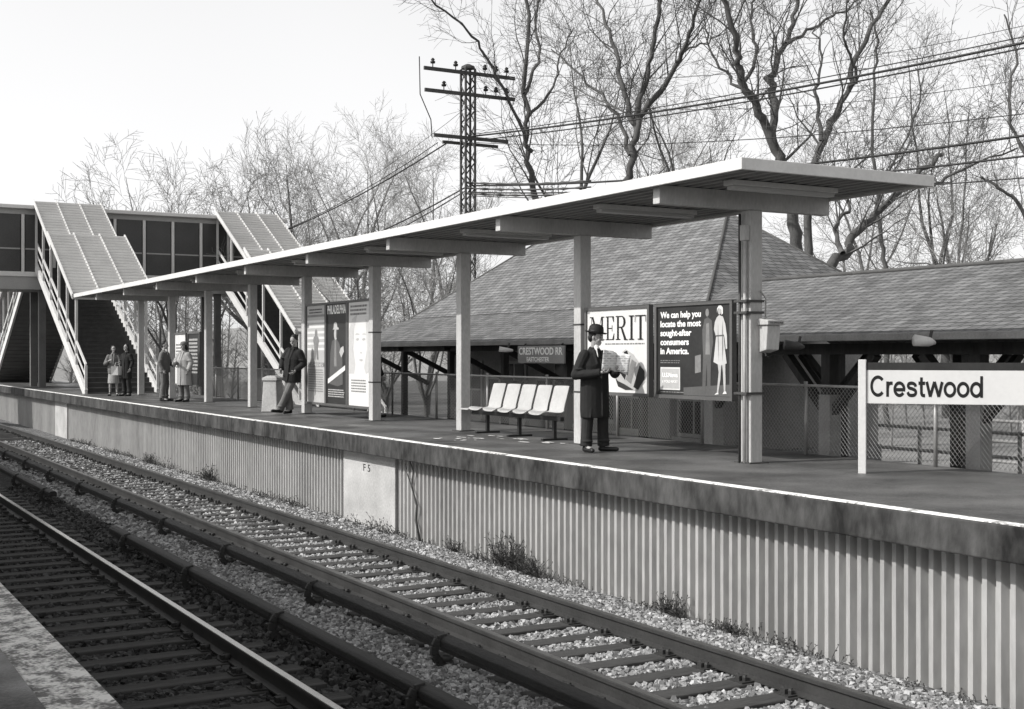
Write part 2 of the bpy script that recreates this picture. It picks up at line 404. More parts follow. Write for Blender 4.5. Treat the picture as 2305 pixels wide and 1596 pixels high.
# ------------------------------------------------------------ canopy
CY=[13.07+4.07*i for i in range(9)]; CX=11.05
can=thing('platform_canopy','long flat roofed white platform canopy on nine square columns','canopy',(CX,13.07,0))
Y0,Y1=11.25,48.7; X0,X1=9.37,12.42
m=MB(); xs=[];x=X0+.05
while x<X1-.06:
    for a,dz in ((0,0),(.07,0),(.095,.06),(.165,.06)):
        if x+a<X1-.05: xs.append((x+a,3.53+dz))
    x+=.19
n=len(xs)
for yy in (Y0+.05,Y1-.05):
    for a in xs: m.v.append((a[0],yy,a[1]))
for i in range(n-1): m.f.append((i,i+1,n+i+1,n+i))
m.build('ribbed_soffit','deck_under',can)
MB().box(X0+.02,X1-.02,Y0+.02,Y1-.02,3.6,3.622).build('roof_deck','canopy_paint',can)
for nm,b in (('fascia',(X0,X0+.05,Y0,Y1)),('fascia',(X1-.05,X1,Y0,Y1)),('fascia',(X0+.05,X1-.05,Y0,Y0+.05)),('fascia',(X0+.05,X1-.05,Y1-.05,Y1))):
    MB().box(b[0],b[1],b[2],b[3],3.495,3.63).build(nm,'canopy_paint',can,bevel=.006)
for i,y in enumerate(CY):
    MB().box(9.52,12.35,y-.07,y+.07,3.30,3.529).build('beam','column_paint',can,bevel=.006)
    c=MB().box(CX-.1,CX+.1,y-.1,y+.1,0,3.298).build('column','column_paint',can,bevel=.012)
    MB().box(CX-.16,CX+.16,y-.16,y+.16,.006,.022).build('base_plate','dark_metal',c)
for i,y in enumerate([12.2]+[c+2.0 for c in CY[:7]]):
    word=['nearest canopy end','between first and second columns','between second and third columns','between third and fourth columns','between fourth and fifth columns','between fifth and sixth columns','between sixth and seventh columns','between seventh and eighth columns'][i]
    t=thing('fluorescent_light','long fluorescent light fixture under the canopy '+word,'light fixture',(10.8,y,3.5),group='fluorescent lights under the canopy')
    MB().box(9.95,11.65,y-.09,y+.09,3.46,3.525).build('housing','canopy_paint',t,bevel=.006)
    MB().box(9.99,11.61,y-.07,y+.07,3.41,3.459).build('diffuser','diffuser',t,bevel=.01)
t=thing('electrical_conduit','two thin vertical conduits strapped to the nearest canopy column','conduit',(10.9,13.1,0))
MB().tube([(10.905,13.03,.01),(10.905,13.03,2.95)],.022).build('pipe','column_paint',t,smooth=True)
MB().tube([(10.895,13.12,.01),(10.895,13.12,3.25)],.018).build('pipe','dark_metal',t,smooth=True)
MB().box(10.86,10.945,12.98,13.08,2.9,3.1).build('junction_box','column_paint',t,bevel=.006)
for z in (.9,1.95,2.1): MB().box(10.86,11.16,12.945,13.2,z,z+.03).build('strap','dark_metal',t)
for y,ii in ((CY[3],'fourth'),(CY[1],'second')):
    for z,hh in ((1.88,'upper'),(.82,'lower')):
        tag(MB().box(CX-.108,CX+.108,y-.108,y+.108,z,z+.025).build('steel_band','dark_metal'),'%s dark steel band around the %s canopy column from the near end'%(hh,ii),'strap')
t=thing('telephone_box','pale metal telephone box mounted on the nearest canopy column','telephone',(11.2,12.93,1.4))
m=MB(); m.prismx(11.09,11.31,[(13.0,1.44),(12.83,1.48),(12.80,1.80),(13.0,1.80)]); m.build('casing','column_paint',t,bevel=.012)
m=MB(); m.prismx(11.06,11.34,[(13.02,1.802),(12.76,1.802),(12.76,1.86),(13.02,1.90)]); m.build('hood','column_paint',t,bevel=.01)
MB().tube([(11.12,12.88,1.44),(11.1,12.84,1.40),(11.14,12.84,1.38)],.012).build('cable','black_metal',t)
MB().tube([(11.2,12.97,1.88),(11.18,12.94,2.15),(11.1,12.95,2.25)],.01).build('conduit','galv',t)
tt=thing('sign_plate','small telephone lettering above the phone box on the nearest column','sign',(11.07,12.757,1.808),local=True,rot=(R(90),0,0))
MB().rect(0,.26,0,.045,0.001).build('plate','paper_light',tt); text('lettering','TELEPHONE','ink',tt,.02,.01,w=.22,h=.025,z=.003)

can2=thing('platform_canopy','flat canopy roof over the near platform behind the camera','canopy',(-1.5,0,0))
MB().box(-3.6,.5,-10,66,3.0,3.16).build('roof_deck','canopy_paint',can2)
for y in range(-8,64,6): MB().box(-2.6,-2.4,y,y+.2,0,3.0).build('column','column_paint',can2)

# ------------------------------------------------------------ fence
FX=12.66
t=thing('chain_link_fence','waist high chain link fence along the back of the far platform','fence',(FX,13,0))
ch=[]
def segs_mesh(name,segs,n,m,parent=None):
    a=np.array([(s[0][0],s[0][1],s[0][2],s[1][0],s[1][1],s[1][2],s[2],s[3]) for s in segs],float)
    p0=a[:,:3];p1=a[:,3:6];r0=a[:,6];r1=a[:,7]; d=p1-p0; d/=np.maximum(np.linalg.norm(d,axis=1,keepdims=True),1e-9)
    ref=np.where(np.abs(d[:,2:3])<.9,np.array([[0,0,1.0]]),np.array([[1.0,0,0]]))
    u=np.cross(d,ref); u/=np.linalg.norm(u,axis=1,keepdims=True); v=np.cross(d,u)
    N=len(a); V=np.zeros((N,2,n,3))
    for k in range(n):
        q=2*PI*k/n; w_=u*cos(q)+v*sin(q); V[:,0,k]=p0+w_*r0[:,None]; V[:,1,k]=p1+w_*r1[:,None]
    fc=np.array([(k,(k+1)%n,n+(k+1)%n,n+k) for k in range(n)]); Fs=(fc[None]+2*n*np.arange(N)[:,None,None]).reshape(-1,4)
    off=np.array(OFF.get(parent.name,(0,0,0)) if parent else (0,0,0))
    me=bpy.data.meshes.new(name); me.from_pydata((V.reshape(-1,3)-off).tolist(),[],Fs.tolist()); me.materials.append(M[m])
    o=bpy.data.objects.new(name,me); C.objects.link(o)
    if parent: o.parent=parent; OFF[o.name]=tuple(off)
    return o
y=2.0
while y<42:
    ch.append(((FX,y,.04),(FX,y+.92,1.0),.0035,.0035)); ch.append(((FX+.004,y+.92,.04),(FX+.004,y,1.0),.0035,.0035)); y+=.07
segs_mesh('chain_mesh',ch,3,'chain',t)
MB().tube([(FX-.03,2,.98),(FX-.03,43,.98)],.02).build('top_rail','galv',t,smooth=True)
py=[2+2.35*i+.02 for i in range(18)]
for y in py: MB().tube([(FX-.03,y-.0,0),(FX-.03,y,1.04)],.026).build('post','galv',t,smooth=True)

# ------------------------------------------------------------ name sign
ang=math.atan2(-.766,.643)
sg=thing('station_sign','white station name sign reading Crestwood on square white posts','sign',(11.24,11.28,0),local=True,rot=(R(90),0,ang))
MB().box(-.045,.045,0,1.36,-.045,.045).build('post','white_paint',sg,bevel=.006)
MB().box(1.93,2.02,0,1.36,-.045,.045).build('post','white_paint',sg,bevel=.006)
MB().box(.05,1.925,.84,1.235,-.02,.02).build('panel','paper_white',sg)
MB().box(.05,1.925,1.237,1.325,-.022,.022).build('header_strip','paper_dark',sg)
def arc(cx,cy,rx,ry,a0,a1,n=22): return [(cx+rx*cos(R(a0+(a1-a0)*i/n)),cy+ry*sin(R(a0+(a1-a0)*i/n))) for i in range(n+1)]
def smoothp(P,n=5):
    out=[]
    for i in range(len(P)-1):
        p0=P[max(i-1,0)];p1=P[i];p2=P[i+1];p3=P[min(i+2,len(P)-1)]
        for k in range(n):
            t=k/n; out.append(tuple(.5*((2*p1[a])+(-p0[a]+p2[a])*t+(2*p0[a]-5*p1[a]+4*p2[a]-p3[a])*t*t+(-p0[a]+3*p1[a]-3*p2[a]+p3[a])*t**3) for a in (0,1)))
    out.append(P[-1]); return out
SW=.222
GL={'C':(1.30,[arc(.66,.69,.53,.59,42,318,30)]),
'r':(.60,[[(.14,0),(.14,1.0)],smoothp([(.15,.55),(.20,.77),(.35,.88),(.56,.885)])]),
'e':(1.03,[arc(.50,.5,.39,.405,0,325,30),[(.10,.47),(.98,.47)]]),
's':(.93,[smoothp([(.79,.67),(.72,.82),(.48,.90),(.24,.86),(.17,.72),(.25,.60),(.5,.53),(.72,.45),(.80,.30),(.71,.15),(.47,.10),(.23,.15),(.13,.32)])]),
't':(.62,[smoothp([(.30,1.28),(.30,.9),(.30,.4),(.33,.18),(.45,.10),(.60,.105)]),[(.06,.90),(.60,.90)]]),
'w':(1.44,[[(.09,1.0),(.37,.03)],[(.37,.03),(.72,1.0)],[(.72,1.0),(1.07,.03)],[(1.07,.03),(1.35,1.0)]]),
'o':(1.04,[arc(.51,.5,.40,.405,0,360,30)]),
'd':(1.10,[arc(.49,.5,.39,.405,0,360,30),[(.92,0),(.92,1.38)]])}
def stroke(mb,P,w,z,kx,ky,x0,y0):
    n=len(P); L_=[];R_=[]
    closed=abs(P[0][0]-P[-1][0])<1e-6 and abs(P[0][1]-P[-1][1])<1e-6
    for i,p in enumerate(P):
        a=P[max(i-1,0)];b=P[min(i+1,n-1)]
        if closed and i in (0,n-1): a=P[n-2]; b=P[1]
        dx,dy=b[0]-a[0],b[1]-a[1]; l=math.hypot(dx,dy) or 1; nx,ny=-dy/l*w/2,dx/l*w/2
        L_.append((x0+(p[0]+nx)*kx,y0+(p[1]+ny)*ky,z)); R_.append((x0+(p[0]-nx)*kx,y0+(p[1]-ny)*ky,z))
    mb.add(L_+R_,[(i,n+i,n+i+1,i+1) for i in range(n-1)])
total=sum(GL[c][0] for c in 'Crestwood')+.03*8; kx=1.27/total; ky=.25/1.38; px_=.09
for c in 'Crestwood':
    wd_,st_=GL[c]; mb=MB()
    for qi,P_ in enumerate(st_): stroke(mb,P_,SW,.0225+.0006*qi,kx,ky,px_,.92)
    mb.build('letter','ink',sg); px_+=(wd_+.03)*kx

# ------------------------------------------------------------ advertising panels  (local x runs along -Y, y is up, z outward)
ROT=Matrix(((0,0,-1),(-1,0,0),(0,1,0))).to_euler()
def panel(x,ymax,w,z0,z1,label,bg):
    t=thing('advertising_panel',label,'poster panel',(x,ymax,z0),local=True,rot=ROT)
    h=z1-z0
    MB().box(0,w,0,h,-.05,0).build('backing','frame_metal',t)
    fr=MB(); fr.box(0,w,0,.05,.001,.03); fr.box(0,w,h-.05,h,.001,.03); fr.box(0,.05,.05,h-.05,.001,.03); fr.box(w-.05,w,.05,h-.05,.001,.03)
    fr.build('frame','frame_metal',t)
    MB().rect(.05,w-.05,.05,h-.05,.004).build('poster',bg,t)
    return t,w,h
PX=11.0
def lines(t,x0,x1,ytop,n,dy,lh,m,z=.007,jit=.3):
    mb=MB(); r=random.Random(int(x0*100+ytop*50))
    for i in range(n):
        a=x0
        while a<x1-.03:
            wl=r.uniform(.03,.09); e=min(a+wl,x1-r.uniform(0,jit)*.2)
            if e>a: mb.rect(a,e,ytop-i*dy-lh,ytop-i*dy,z)
            a+=wl+.015
    return mb.build('small_print',m,t)
def flat(t,nm,m,pts,z): return MB().poly(pts,z).build(nm,m,t)
def disc(cx,cy,rx,ry,n=14): return [(cx+rx*cos(2*PI*q/n),cy+ry*sin(2*PI*q/n)) for q in range(n)]
t,w_,h_=panel(PX,16.96,1.72,.80,2.15,'white poster with huge serif MERIT headline, behind the newspaper reader','paper_white')
L=MB(); k=[0]
def bx(x0,x1,y0,y1): k[0]+=1; L.rect(x0,x1,y0,y1,.006+k[0]*.0003)
def pl(pts): k[0]+=1; L.poly(pts,.006+k[0]*.0003)
yb,yt=.84,1.2; th=.014
pl([(.165,yb),(.18,yb),(.18,yt),(.165,yt)]); bx(.12,.235,yb,yb+th); pl([(.12,yt-th),(.12,yt),(.22,yt),(.35,yb+.09),(.335,yb),(.18,yt-th)])
pl([(.335,yb),(.35,yb+.09),(.455,yt),(.44,yt)]); bx(.445,.488,yb,yt); bx(.40,.53,yb,yb+th); bx(.44,.53,yt-th,yt)
bx(.60,.643,yb,yt); bx(.565,.79,yb,yb+th); bx(.565,.785,yt-th,yt); bx(.643,.74,1.01,1.024); pl([(.79,yb),(.80,yb+.1),(.788,yb+.1),(.75,yb+th)]); pl([(.785,yt),(.79,yt-.09),(.778,yt-.09),(.74,yt-th)]); bx(.735,.745,.97,1.065)
bx(.875,.918,yb,yt); bx(.84,.96,yb,yb+th)
o_=[];i_=[]
for q in range(11):
    a=-PI/2+PI*q/10; o_.append((1.0+.095*cos(a),1.112+.088*sin(a))); i_.append((.995+.053*cos(a),1.112+.074*sin(a)))
pl([(.84,yt-th),(.84,yt),(1.0,yt),(1.0,yt-th)])
for q in range(10): pl([o_[q],o_[q+1],i_[q+1],i_[q]])
bx(.918,1.0,1.024,1.038); pl([(.97,1.03),(1.015,1.024),(1.125,yb),(1.07,yb)]); bx(1.06,1.16,yb-.002,yb+.01)
bx(1.233,1.276,yb,yt); bx(1.19,1.32,yb,yb+th); bx(1.19,1.32,yt-th,yt)
bx(1.463,1.507,yb,yt); bx(1.42,1.55,yb,yb+th); bx(1.35,1.62,yt-th,yt); pl([(1.35,yt),(1.362,yt),(1.357,yt-.10),(1.345,yt-.10)]); pl([(1.608,yt),(1.62,yt),(1.625,yt-.10),(1.613,yt-.10)])
L.build('lettering','ink',t)
lines(t,.55,1.6,.79,1,.05,.02,'paper_mid')
flat(t,'pack_picture','paper_light',[(.80,.30),(.92,.62),(1.10,.70),(1.30,.62),(1.56,.40),(1.60,.22),(1.40,.08),(1.05,.10)],.007)
flat(t,'pack_picture','ink',[(.96,.34),(1.06,.66),(1.14,.68),(1.20,.55),(1.08,.24)],.009); flat(t,'pack_picture','paper_mid',[(1.10,.25),(1.26,.55),(1.38,.5),(1.24,.18)],.0095)
flat(t,'pack_picture','ink',[(1.30,.14),(1.46,.46),(1.58,.38),(1.58,.26),(1.42,.10)],.009); flat(t,'pack_picture','paper_dark',[(.82,.28),(.90,.22),(1.06,.18),(1.30,.10),(1.1,.09),(.9,.14)],.0098)
text('lettering','17','ink',t,.45,.12,h=.05,z=.006)
t,w_,h_=panel(PX,15.11,1.74,.80,2.15,'black poster beginning We can help you, with standing fashion figures','paper_dark')
for i,s in enumerate(['We can help you','locate the most','sought-after','consumers','in America.']):
    text('lettering',s,'sign_white',t,.12,1.14-i*.128,w=[.93,.93,.72,.66,.66][i],h=.086,z=.006,off=.03)
lines(t,.12,.6,.54,2,.03,.012,'paper_mid')
MB().rect(.12,.58,.12,.44,.006).build('logo_box','paper_white',t)
MB().rect(.14,.56,.14,.42,.008).build('logo_box','paper_light',t)
text('lettering','U.S.News','sign_white',t,.17,.30,w=.36,h=.06,z=.01,off=.03); text('lettering','& WORLD REPORT','sign_white',t,.17,.22,w=.36,h=.034,z=.01,off=.02)
lines(t,.12,.72,.095,1,.03,.012,'paper_mid')
flat(t,'floor_picture','frame_metal',[(.66,.055),(1.68,.055),(1.68,.22),(.66,.16)],.0055)
flat(t,'figure_picture','frame_metal',[(1.08,.12),(1.10,.6),(1.08,.95),(1.13,1.1),(1.2,1.13),(1.29,1.08),(1.32,.8),(1.27,.55),(1.26,.12),(1.19,.12),(1.18,.5),(1.15,.12)],.007)
flat(t,'figure_picture','paper_mid',disc(1.19,1.19,.038,.055),.0075)
flat(t,'figure_picture','paper_mid',[(1.15,.62),(1.17,1.04),(1.23,1.05),(1.25,.62)],.0078)
flat(t,'case_picture','paper_mid',[(.92,.36),(.92,.60),(1.05,.62),(1.05,.38)],.007)
flat(t,'figure_picture','paper_soft',[(1.33,.52),(1.36,.70),(1.385,.86),(1.34,.96),(1.36,1.06),(1.40,1.12),(1.45,1.15),(1.53,1.13),(1.58,1.03),(1.615,.86),(1.62,.70),(1.59,.69),(1.56,.86),(1.54,.9),(1.57,.7),(1.61,.50),(1.47,.47)],.011)
flat(t,'figure_picture','paper_light',[(1.42,.49),(1.44,.38),(1.425,.28),(1.40,.10),(1.43,.10),(1.475,.28),(1.485,.38),(1.50,.49)],.0105)
flat(t,'figure_picture','paper_light',[(1.51,.5),(1.53,.38),(1.535,.28),(1.55,.12),(1.58,.12),(1.585,.28),(1.58,.38),(1.58,.5)],.0105)
flat(t,'figure_picture','paper_light',disc(1.46,1.20,.033,.045),.0125)
flat(t,'figure_picture','paper_white',[(1.405,1.18),(1.41,1.24),(1.44,1.275),(1.49,1.28),(1.53,1.25),(1.535,1.17),(1.50,1.15),(1.497,1.22),(1.45,1.245),(1.425,1.23)],.013)
flat(t,'figure_picture','paper_mid',[(1.42,.88),(1.43,1.05),(1.445,.7),(1.44,.52)],.0118); flat(t,'figure_picture','paper_mid',[(1.51,.95),(1.53,1.08),(1.54,.7),(1.52,.52)],.0118)
flat(t,'figure_picture','frame_metal',[(1.385,.86),(1.385,.88),(1.55,.885),(1.55,.865)],.0119)
flat(t,'figure_picture','paper_white',[(1.39,.10),(1.35,.075),(1.44,.085),(1.43,.11)],.012); flat(t,'figure_picture','paper_white',[(1.55,.12),(1.52,.09),(1.61,.095),(1.59,.13)],.012)
PW=1.28; yy=29.35-.12
t,w_,h_=panel(PX,yy,PW,.25,2.62,'tall pale poster with stripes and small print, left of the group of three','paper_light')
for z in (2.05,1.92,1.79,1.66,1.53,1.40,1.27): MB().rect(.08,1.2,z,z+.055,.006).build('stripe','paper_white' if z!=2.05 else 'paper_mid',t)
flat(t,'figure_picture','paper_mid',[(.5,1.05),(.53,1.35),(.46,1.5),(.5,1.58),(.58,1.61),(.57,1.70),(.62,1.76),(.68,1.76),(.73,1.70),(.72,1.61),(.8,1.57),(.84,1.48),(.76,1.35),(.80,1.05),(.70,1.05),(.65,1.28),(.6,1.05)],.01)
MB().rect(.12,1.16,.88,.98,.008).build('title_bar','paper_mid',t); text('lettering','COMEDIES','paper_white',t,.2,.895,w=.88,h=.065,z=.01)
lines(t,.15,1.13,.82,10,.055,.025,'paper_mid'); lines(t,.2,1.05,2.24,2,.07,.03,'paper_dark')
yy-=PW+.01
t,w_,h_=panel(PX,yy,PW,.25,2.62,'tall dark poster headed PHILADELPHIA with a man in white hat','paper_dark')
text('lettering','PHILADELPHIA','sign_white',t,.08,2.10,w=1.1,h=.19,z=.006,off=.024)
flat(t,'figure_picture','frame_metal',[(.2,.5),(.25,1.2),(.36,1.48),(.6,1.54),(.8,1.42),(.98,1.1),(1.0,.5),(.7,.45)],.007)
flat(t,'figure_picture','paper_mid',[(.48,.9),(.52,1.5),(.60,1.5),(.64,.9)],.008)
flat(t,'figure_picture','paper_light',disc(.58,1.64,.10,.14),.009)
flat(t,'figure_picture','frame_metal',[(.60,1.55),(.66,1.55),(.69,1.64),(.68,1.74),(.62,1.74)],.0095)
flat(t,'figure_picture','paper_light',[(.80,1.22),(.88,1.32),(1.04,1.36),(1.08,1.24),(.92,1.10)],.009)
flat(t,'figure_picture','paper_light',[(.40,1.74),(.46,1.77),(.49,1.88),(.56,1.91),(.66,1.89),(.69,1.79),(.78,1.77),(.76,1.73)],.011)
flat(t,'banner_picture','paper_white',[(.12,.50),(1.15,.82),(1.15,.93),(.12,.61)],.012)
lines(t,.12,1.1,.38,4,.05,.025,'paper_light')
yy-=PW+.01
t,w_,h_=panel(PX,yy,PW,.25,2.62,'tall white poster with a large pale face, right of the group of three','paper_white')
lines(t,.15,1.1,2.25,3,.085,.045,'paper_mid')
flat(t,'face_picture','paper_soft',[(.08,.75),(.08,1.7),(.25,1.95),(.55,2.05),(.36,1.75),(.30,1.3),(.42,.95),(.35,.75)],.007)
for pts in ([(.46,1.49),(.52,1.53),(.62,1.525),(.64,1.49),(.55,1.47)],[(.80,1.49),(.86,1.53),(.96,1.52),(.99,1.49),(.88,1.47)],[(.64,1.05),(.70,1.075),(.74,1.065),(.79,1.075),(.86,1.05),(.75,1.02)]): flat(t,'face_picture','paper_light',pts,.008)
flat(t,'face_picture','paper_soft',[(.42,1.60),(.52,1.64),(.66,1.62),(.66,1.60)],.008); flat(t,'face_picture','paper_soft',[(.82,1.60),(.84,1.63),(.98,1.63),(1.04,1.59)],.008)
flat(t,'face_picture','paper_soft',[(.68,1.2),(.71,1.23),(.79,1.22),(.81,1.19)],.008); flat(t,'face_picture','paper_soft',[(1.0,1.95),(1.2,1.8),(1.2,.8),(1.02,.75),(.92,.88),(1.08,1.3)],.0085)
lines(t,.2,1.05,.62,5,.06,.03,'paper_mid')
t,w_,h_=panel(PX,41.0,1.35,.45,2.1,'far pale notice poster behind the two people under the canopy','paper_white'); lines(t,.15,1.1,1.3,8,.1,.05,'paper_mid')
t,w_,h_=panel(PX,39.5,1.35,.45,2.1,'far dark notice poster behind the two people under the canopy','paper_dark'); lines(t,.15,1.1,1.45,10,.11,.06,'paper_light')

# ------------------------------------------------------------ bench
b=thing('platform_bench','row of five pale moulded seats on a black beam with end table','bench',(11.15,19.2,0))
MB().box(11.08,11.16,17.85,20.95,.33,.40).build('beam','black_metal',b,bevel=.006)
for y in (18.1,19.25,20.4):
    m=MB(); m.box(11.09,11.15,y-.03,y+.03,.03,.33); m.box(10.88,11.36,y-.035,y+.035,.006,.04); m.build('leg','black_metal',b,bevel=.005)
for i in range(5):
    y0=17.93+i*.53
    m=MB(); prof=[(10.80,.415),(10.85,.445),(11.0,.425),(11.15,.41),(11.24,.435),(11.29,.52),(11.34,.68),(11.39,.86),(11.40,.90)]
    n=7
    for (x,z) in prof:
        for kk in range(n):
            q=kk/(n-1); e=abs(q-.5)*2
            m.v.append((x-.045*(e**3 if z>.5 else 0)*1.5,y0+.025+.48*q,z+.04*(e**4 if z<.5 else 0)))
    for r_ in range(len(prof)-1):
        for kk in range(n-1): m.f.append((r_*n+kk,r_*n+kk+1,(r_+1)*n+kk+1,(r_+1)*n+kk))
    o=m.build('seat','seat_shell',b,smooth=True); md=o.modifiers.new('t','SOLIDIFY'); md.thickness=.022; md2=o.modifiers.new('s','SUBSURF'); md2.levels=1; md2.render_levels=1
MB().box(10.86,11.22,20.66,21.05,.415,.44).build('end_table','seat_shell',b,bevel=.006)
t=thing('litter_bin','pale square litter bin beside the leaning man in dark coat','litter bin',(10.6,30.5,0))
m=MB(); m.loft([(10.6,30.5,0.01,.30,.30),(10.6,30.5,.78,.25,.25)],4); m.build('body','concrete_light',t,bevel=.02)
m=MB(); m.loft([(10.6,30.5,.781,.29,.29),(10.6,30.5,.85,.27,.27),(10.6,30.5,.9,.15,.15)],4); m.build('lid','concrete_light',t,bevel=.01)
m=MB(); r=random.Random(3)
for (px,pyy,n_) in ((1040,985,7),(1085,982,5),(1190,990,8),(1250,995,4),(1010,990,3),(1150,985,3)):
    for q in range(n_):
        d=F*HC/(pyy-795+r.uniform(-5,5)); X,Y=at(px+r.uniform(-30,30),d); rr=r.uniform(.03,.13); nn=9; e=r.uniform(.4,.8)
        m.poly([(X+rr*e*cos(2*PI*kk/nn)*r.uniform(.5,1.1),Y+rr*1.5*sin(2*PI*kk/nn)*r.uniform(.5,1.1)) for kk in range(nn)],.0085+.0006*len(m.f))
tag(m.build('snow_remnants','snow'),'scattered white melting snow scraps on the platform by the bench','snow',kind='stuff')

# ------------------------------------------------------------ footbridge + stairs
YB=58.0
br=thing('footbridge','enclosed pedestrian footbridge with dark screened windows over the tracks','footbridge',(8,YB,0))
bx0,bx1=-5.0,20.6
MB().box(bx0,bx1,YB,YB+2.8,4.2,4.75).build('girder','bridge_paint',br)
MB().box(bx0,bx1,YB-.06,YB+2.86,4.752,4.95).build('sill_band','canopy_paint',br)
MB().box(bx0-.2,bx1+.2,YB-.25,YB+3.0,7.62,7.78).build('roof','canopy_paint',br,bevel=.02)
MB().box(bx0,bx1,YB+.02,YB+2.8,7.4,7.62).build('header','bridge_paint',br)
x=bx0; i=0
while x<bx1-.3:
    for yy,s in ((YB+.06,-1),(YB+2.74,1)):
        MB().box(x+.1,x+1.18,yy-.02,yy+.02,4.952,7.4).build('window_screen','screen',br)
        MB().box(x-.06,x+.06,yy-.06,yy+.06,4.952,7.4).build('mullion','canopy_paint',br)
    MB().box(x+.1,x+1.18,YB+.02,YB+.06,5.9,5.96).build('transom','bridge_paint',br)
    x+=1.28
for (x,z0) in ((9.9,0),(12.2,0),(17.6,G0),(20.2,G0),(1.0,0),(-3,0)):
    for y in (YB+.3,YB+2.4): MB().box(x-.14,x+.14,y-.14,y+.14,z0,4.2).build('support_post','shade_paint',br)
def stair(x0,x1,segs,zf,label,drop=2.75,pm='canopy_paint'):
    (ya,za)=segs[0][0]; (yb,zb)=segs[-1][1]
    t=thing('covered_stairway',label,'stairway',((x0+x1)/2,yb,zf))
    sg_=1 if ya>yb else -1
    for si,(a,c_) in enumerate(segs):
        ex=.0 if si==0 else .2; xa,xb=x0-ex*.3,x1+ex
        m=MB(); L_=math.hypot(a[0]-c_[0],a[1]-c_[1])
        m.bar(((xa+xb)/2,a[0],a[1]),((xa+xb)/2,c_[0],c_[1]),xb-xa,.14)
        o=m.build('roof','stair_roof',t)
        n=int(L_/.27); m=MB()
        for q in range(1,n):
            y=a[0]+(c_[0]-a[0])*q/n; z=a[1]+(c_[1]-a[1])*q/n+.11
            m.bar((xa+.04,y,z),(xb-.04,y,z),.08,.09)
        m.build('roof_ribs','canopy_paint',o)
        m=MB()
        for xx in (xa,xa+(xb-xa)/3,xa+(xb-xa)*2/3,xb): m.bar((xx,a[0],a[1]+.09),(xx,c_[0],c_[1]+.09),.05,.12)
        m.build('roof_seams','canopy_paint',o)
    slope=(za-zb)/(ya-yb)
    fz=lambda y: za-drop-(ya-y)*slope
    yfoot=ya-(za-drop-zf)/slope
    for xx in (x0+.12,x1-.12):
        MB().bar((xx,ya,fz(ya)),(xx,yfoot,zf+.02),.1,.34).build('stringer',pm,t)
        m=MB(); m.bar((xx,ya,fz(ya)+1.05),(xx,yfoot,zf+1.05),.06,.09); m.build('handrail',pm,t)
        m=MB(); m.bar((xx,ya,fz(ya)+.6),(xx,yfoot,zf+.6),.04,.05); m.build('handrail',pm,t)
        n=6
        for q in range(n+1):
            y=ya+(yfoot-ya)*q/n
            if (y-yb)*sg_<-.1: zt=fz(y)+1.05
            else: zt=za-(ya-y)*slope
            MB().box(xx-.045,xx+.045,y-.045,y+.045,fz(y),zt-.02).build('post',pm,t)
    n=max(4,int((za-drop-zf)/.175)); m=MB()
    for q in range(n):
        y=ya+(yfoot-ya)*(q+.5)/n; z=za-drop-(za-drop-zf)*(q+1)/n
        dy=abs(yfoot-ya)/n
        m.box(x0+.18,x1-.18,y-dy*.62,y+dy*.5,z-.02,z+.03); m.box(x0+.18,x1-.18,y+sg_*dy*.5-.01,y+sg_*dy*.5+.01,z+.031,z+.16)
    m.build('flight','dark_metal',t)
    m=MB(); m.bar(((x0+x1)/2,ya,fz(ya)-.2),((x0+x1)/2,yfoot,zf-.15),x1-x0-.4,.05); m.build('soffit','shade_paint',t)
stair(9.5,12.3,[((YB,7.92),(53.95,5.66)),((54.4,6.25),(49.3,3.52))],0,'covered stairway with ribbed metal roofs descending to the far platform')
stair(17.4,20.3,[((YB,7.92),(53.2,5.3)),((53.6,5.88),(47.3,2.25))],G0,'covered stairway with ribbed metal roofs descending to the street behind')
stair(9.5,12.4,[((YB+2.8,7.6),(65.5,4.9)),((65.4,5.1),(70.5,2.6))],0,'dark covered stairway on the far side of the footbridge')

# ------------------------------------------------------------ station building
RX0,RX1,RY0,RY1=16.0,21.5,20.25,34.0; zb,zr=2.47,4.64; xr_=18.75; rr_=2.75
st=thing('station_building','low brick station house with steep hipped slate roof and deep eaves','building',(18.7,27,G0))
m=MB(); P=[(RX0,RY0,zb),(RX1,RY0,zb),(RX1,RY1,zb),(RX0,RY1,zb),(xr_,RY0+rr_,zr),(xr_,RY1-rr_,zr)]
m.add(P,[(0,4,5,3),(0,1,4),(1,2,5,4),(2,3,5),(0,3,2,1)])
rf=m.build('roof','slate',st)
m=MB(); m.tube([P[0],P[4]],.035,6); m.tube([P[4],P[5]],.035,6); m.tube([P[5],P[3]],.035,6); m.tube([P[4],P[1]],.035,6); m.build('ridge_tiles','ridge_slate',rf,smooth=True)
ze=1.73; SX=14.5; SY1=35.5; SXB=23.0
m=MB(); Q=[(SX,20.25,ze),(SX,SY1,ze),(SXB,SY1,ze),(SXB,20.25,ze)]; I=[(RX0-.01,20.25,2.455),(RX0-.01,RY1,2.455),(RX1+.01,RY1,2.455),(RX1+.01,20.25,2.455)]
m.add(Q+I,[(0,1,5,4)[::-1],(1,2,6,5)[::-1],(2,3,7,6)[::-1]]); m.add([(p[0],p[1],p[2]-.09) for p in Q+I],[(0,1,5,4),(1,2,6,5),(2,3,7,6)])
m.add([Q[0],Q[1],(SX,SY1,ze-.09),(SX,20.25,ze-.09)],[(0,1,2,3)]); m.add([Q[1],Q[2],(SXB,SY1,ze-.09),(SX,SY1,ze-.09)],[(0,1,2,3)])
m.build('eaves_roof','shingle',st)
MB().box(SX-.1,SX-.005,20.3,SY1+.05,ze-.10,ze+.01).build('gutter','gutter_metal',st,bevel=.01)
WX=17.0
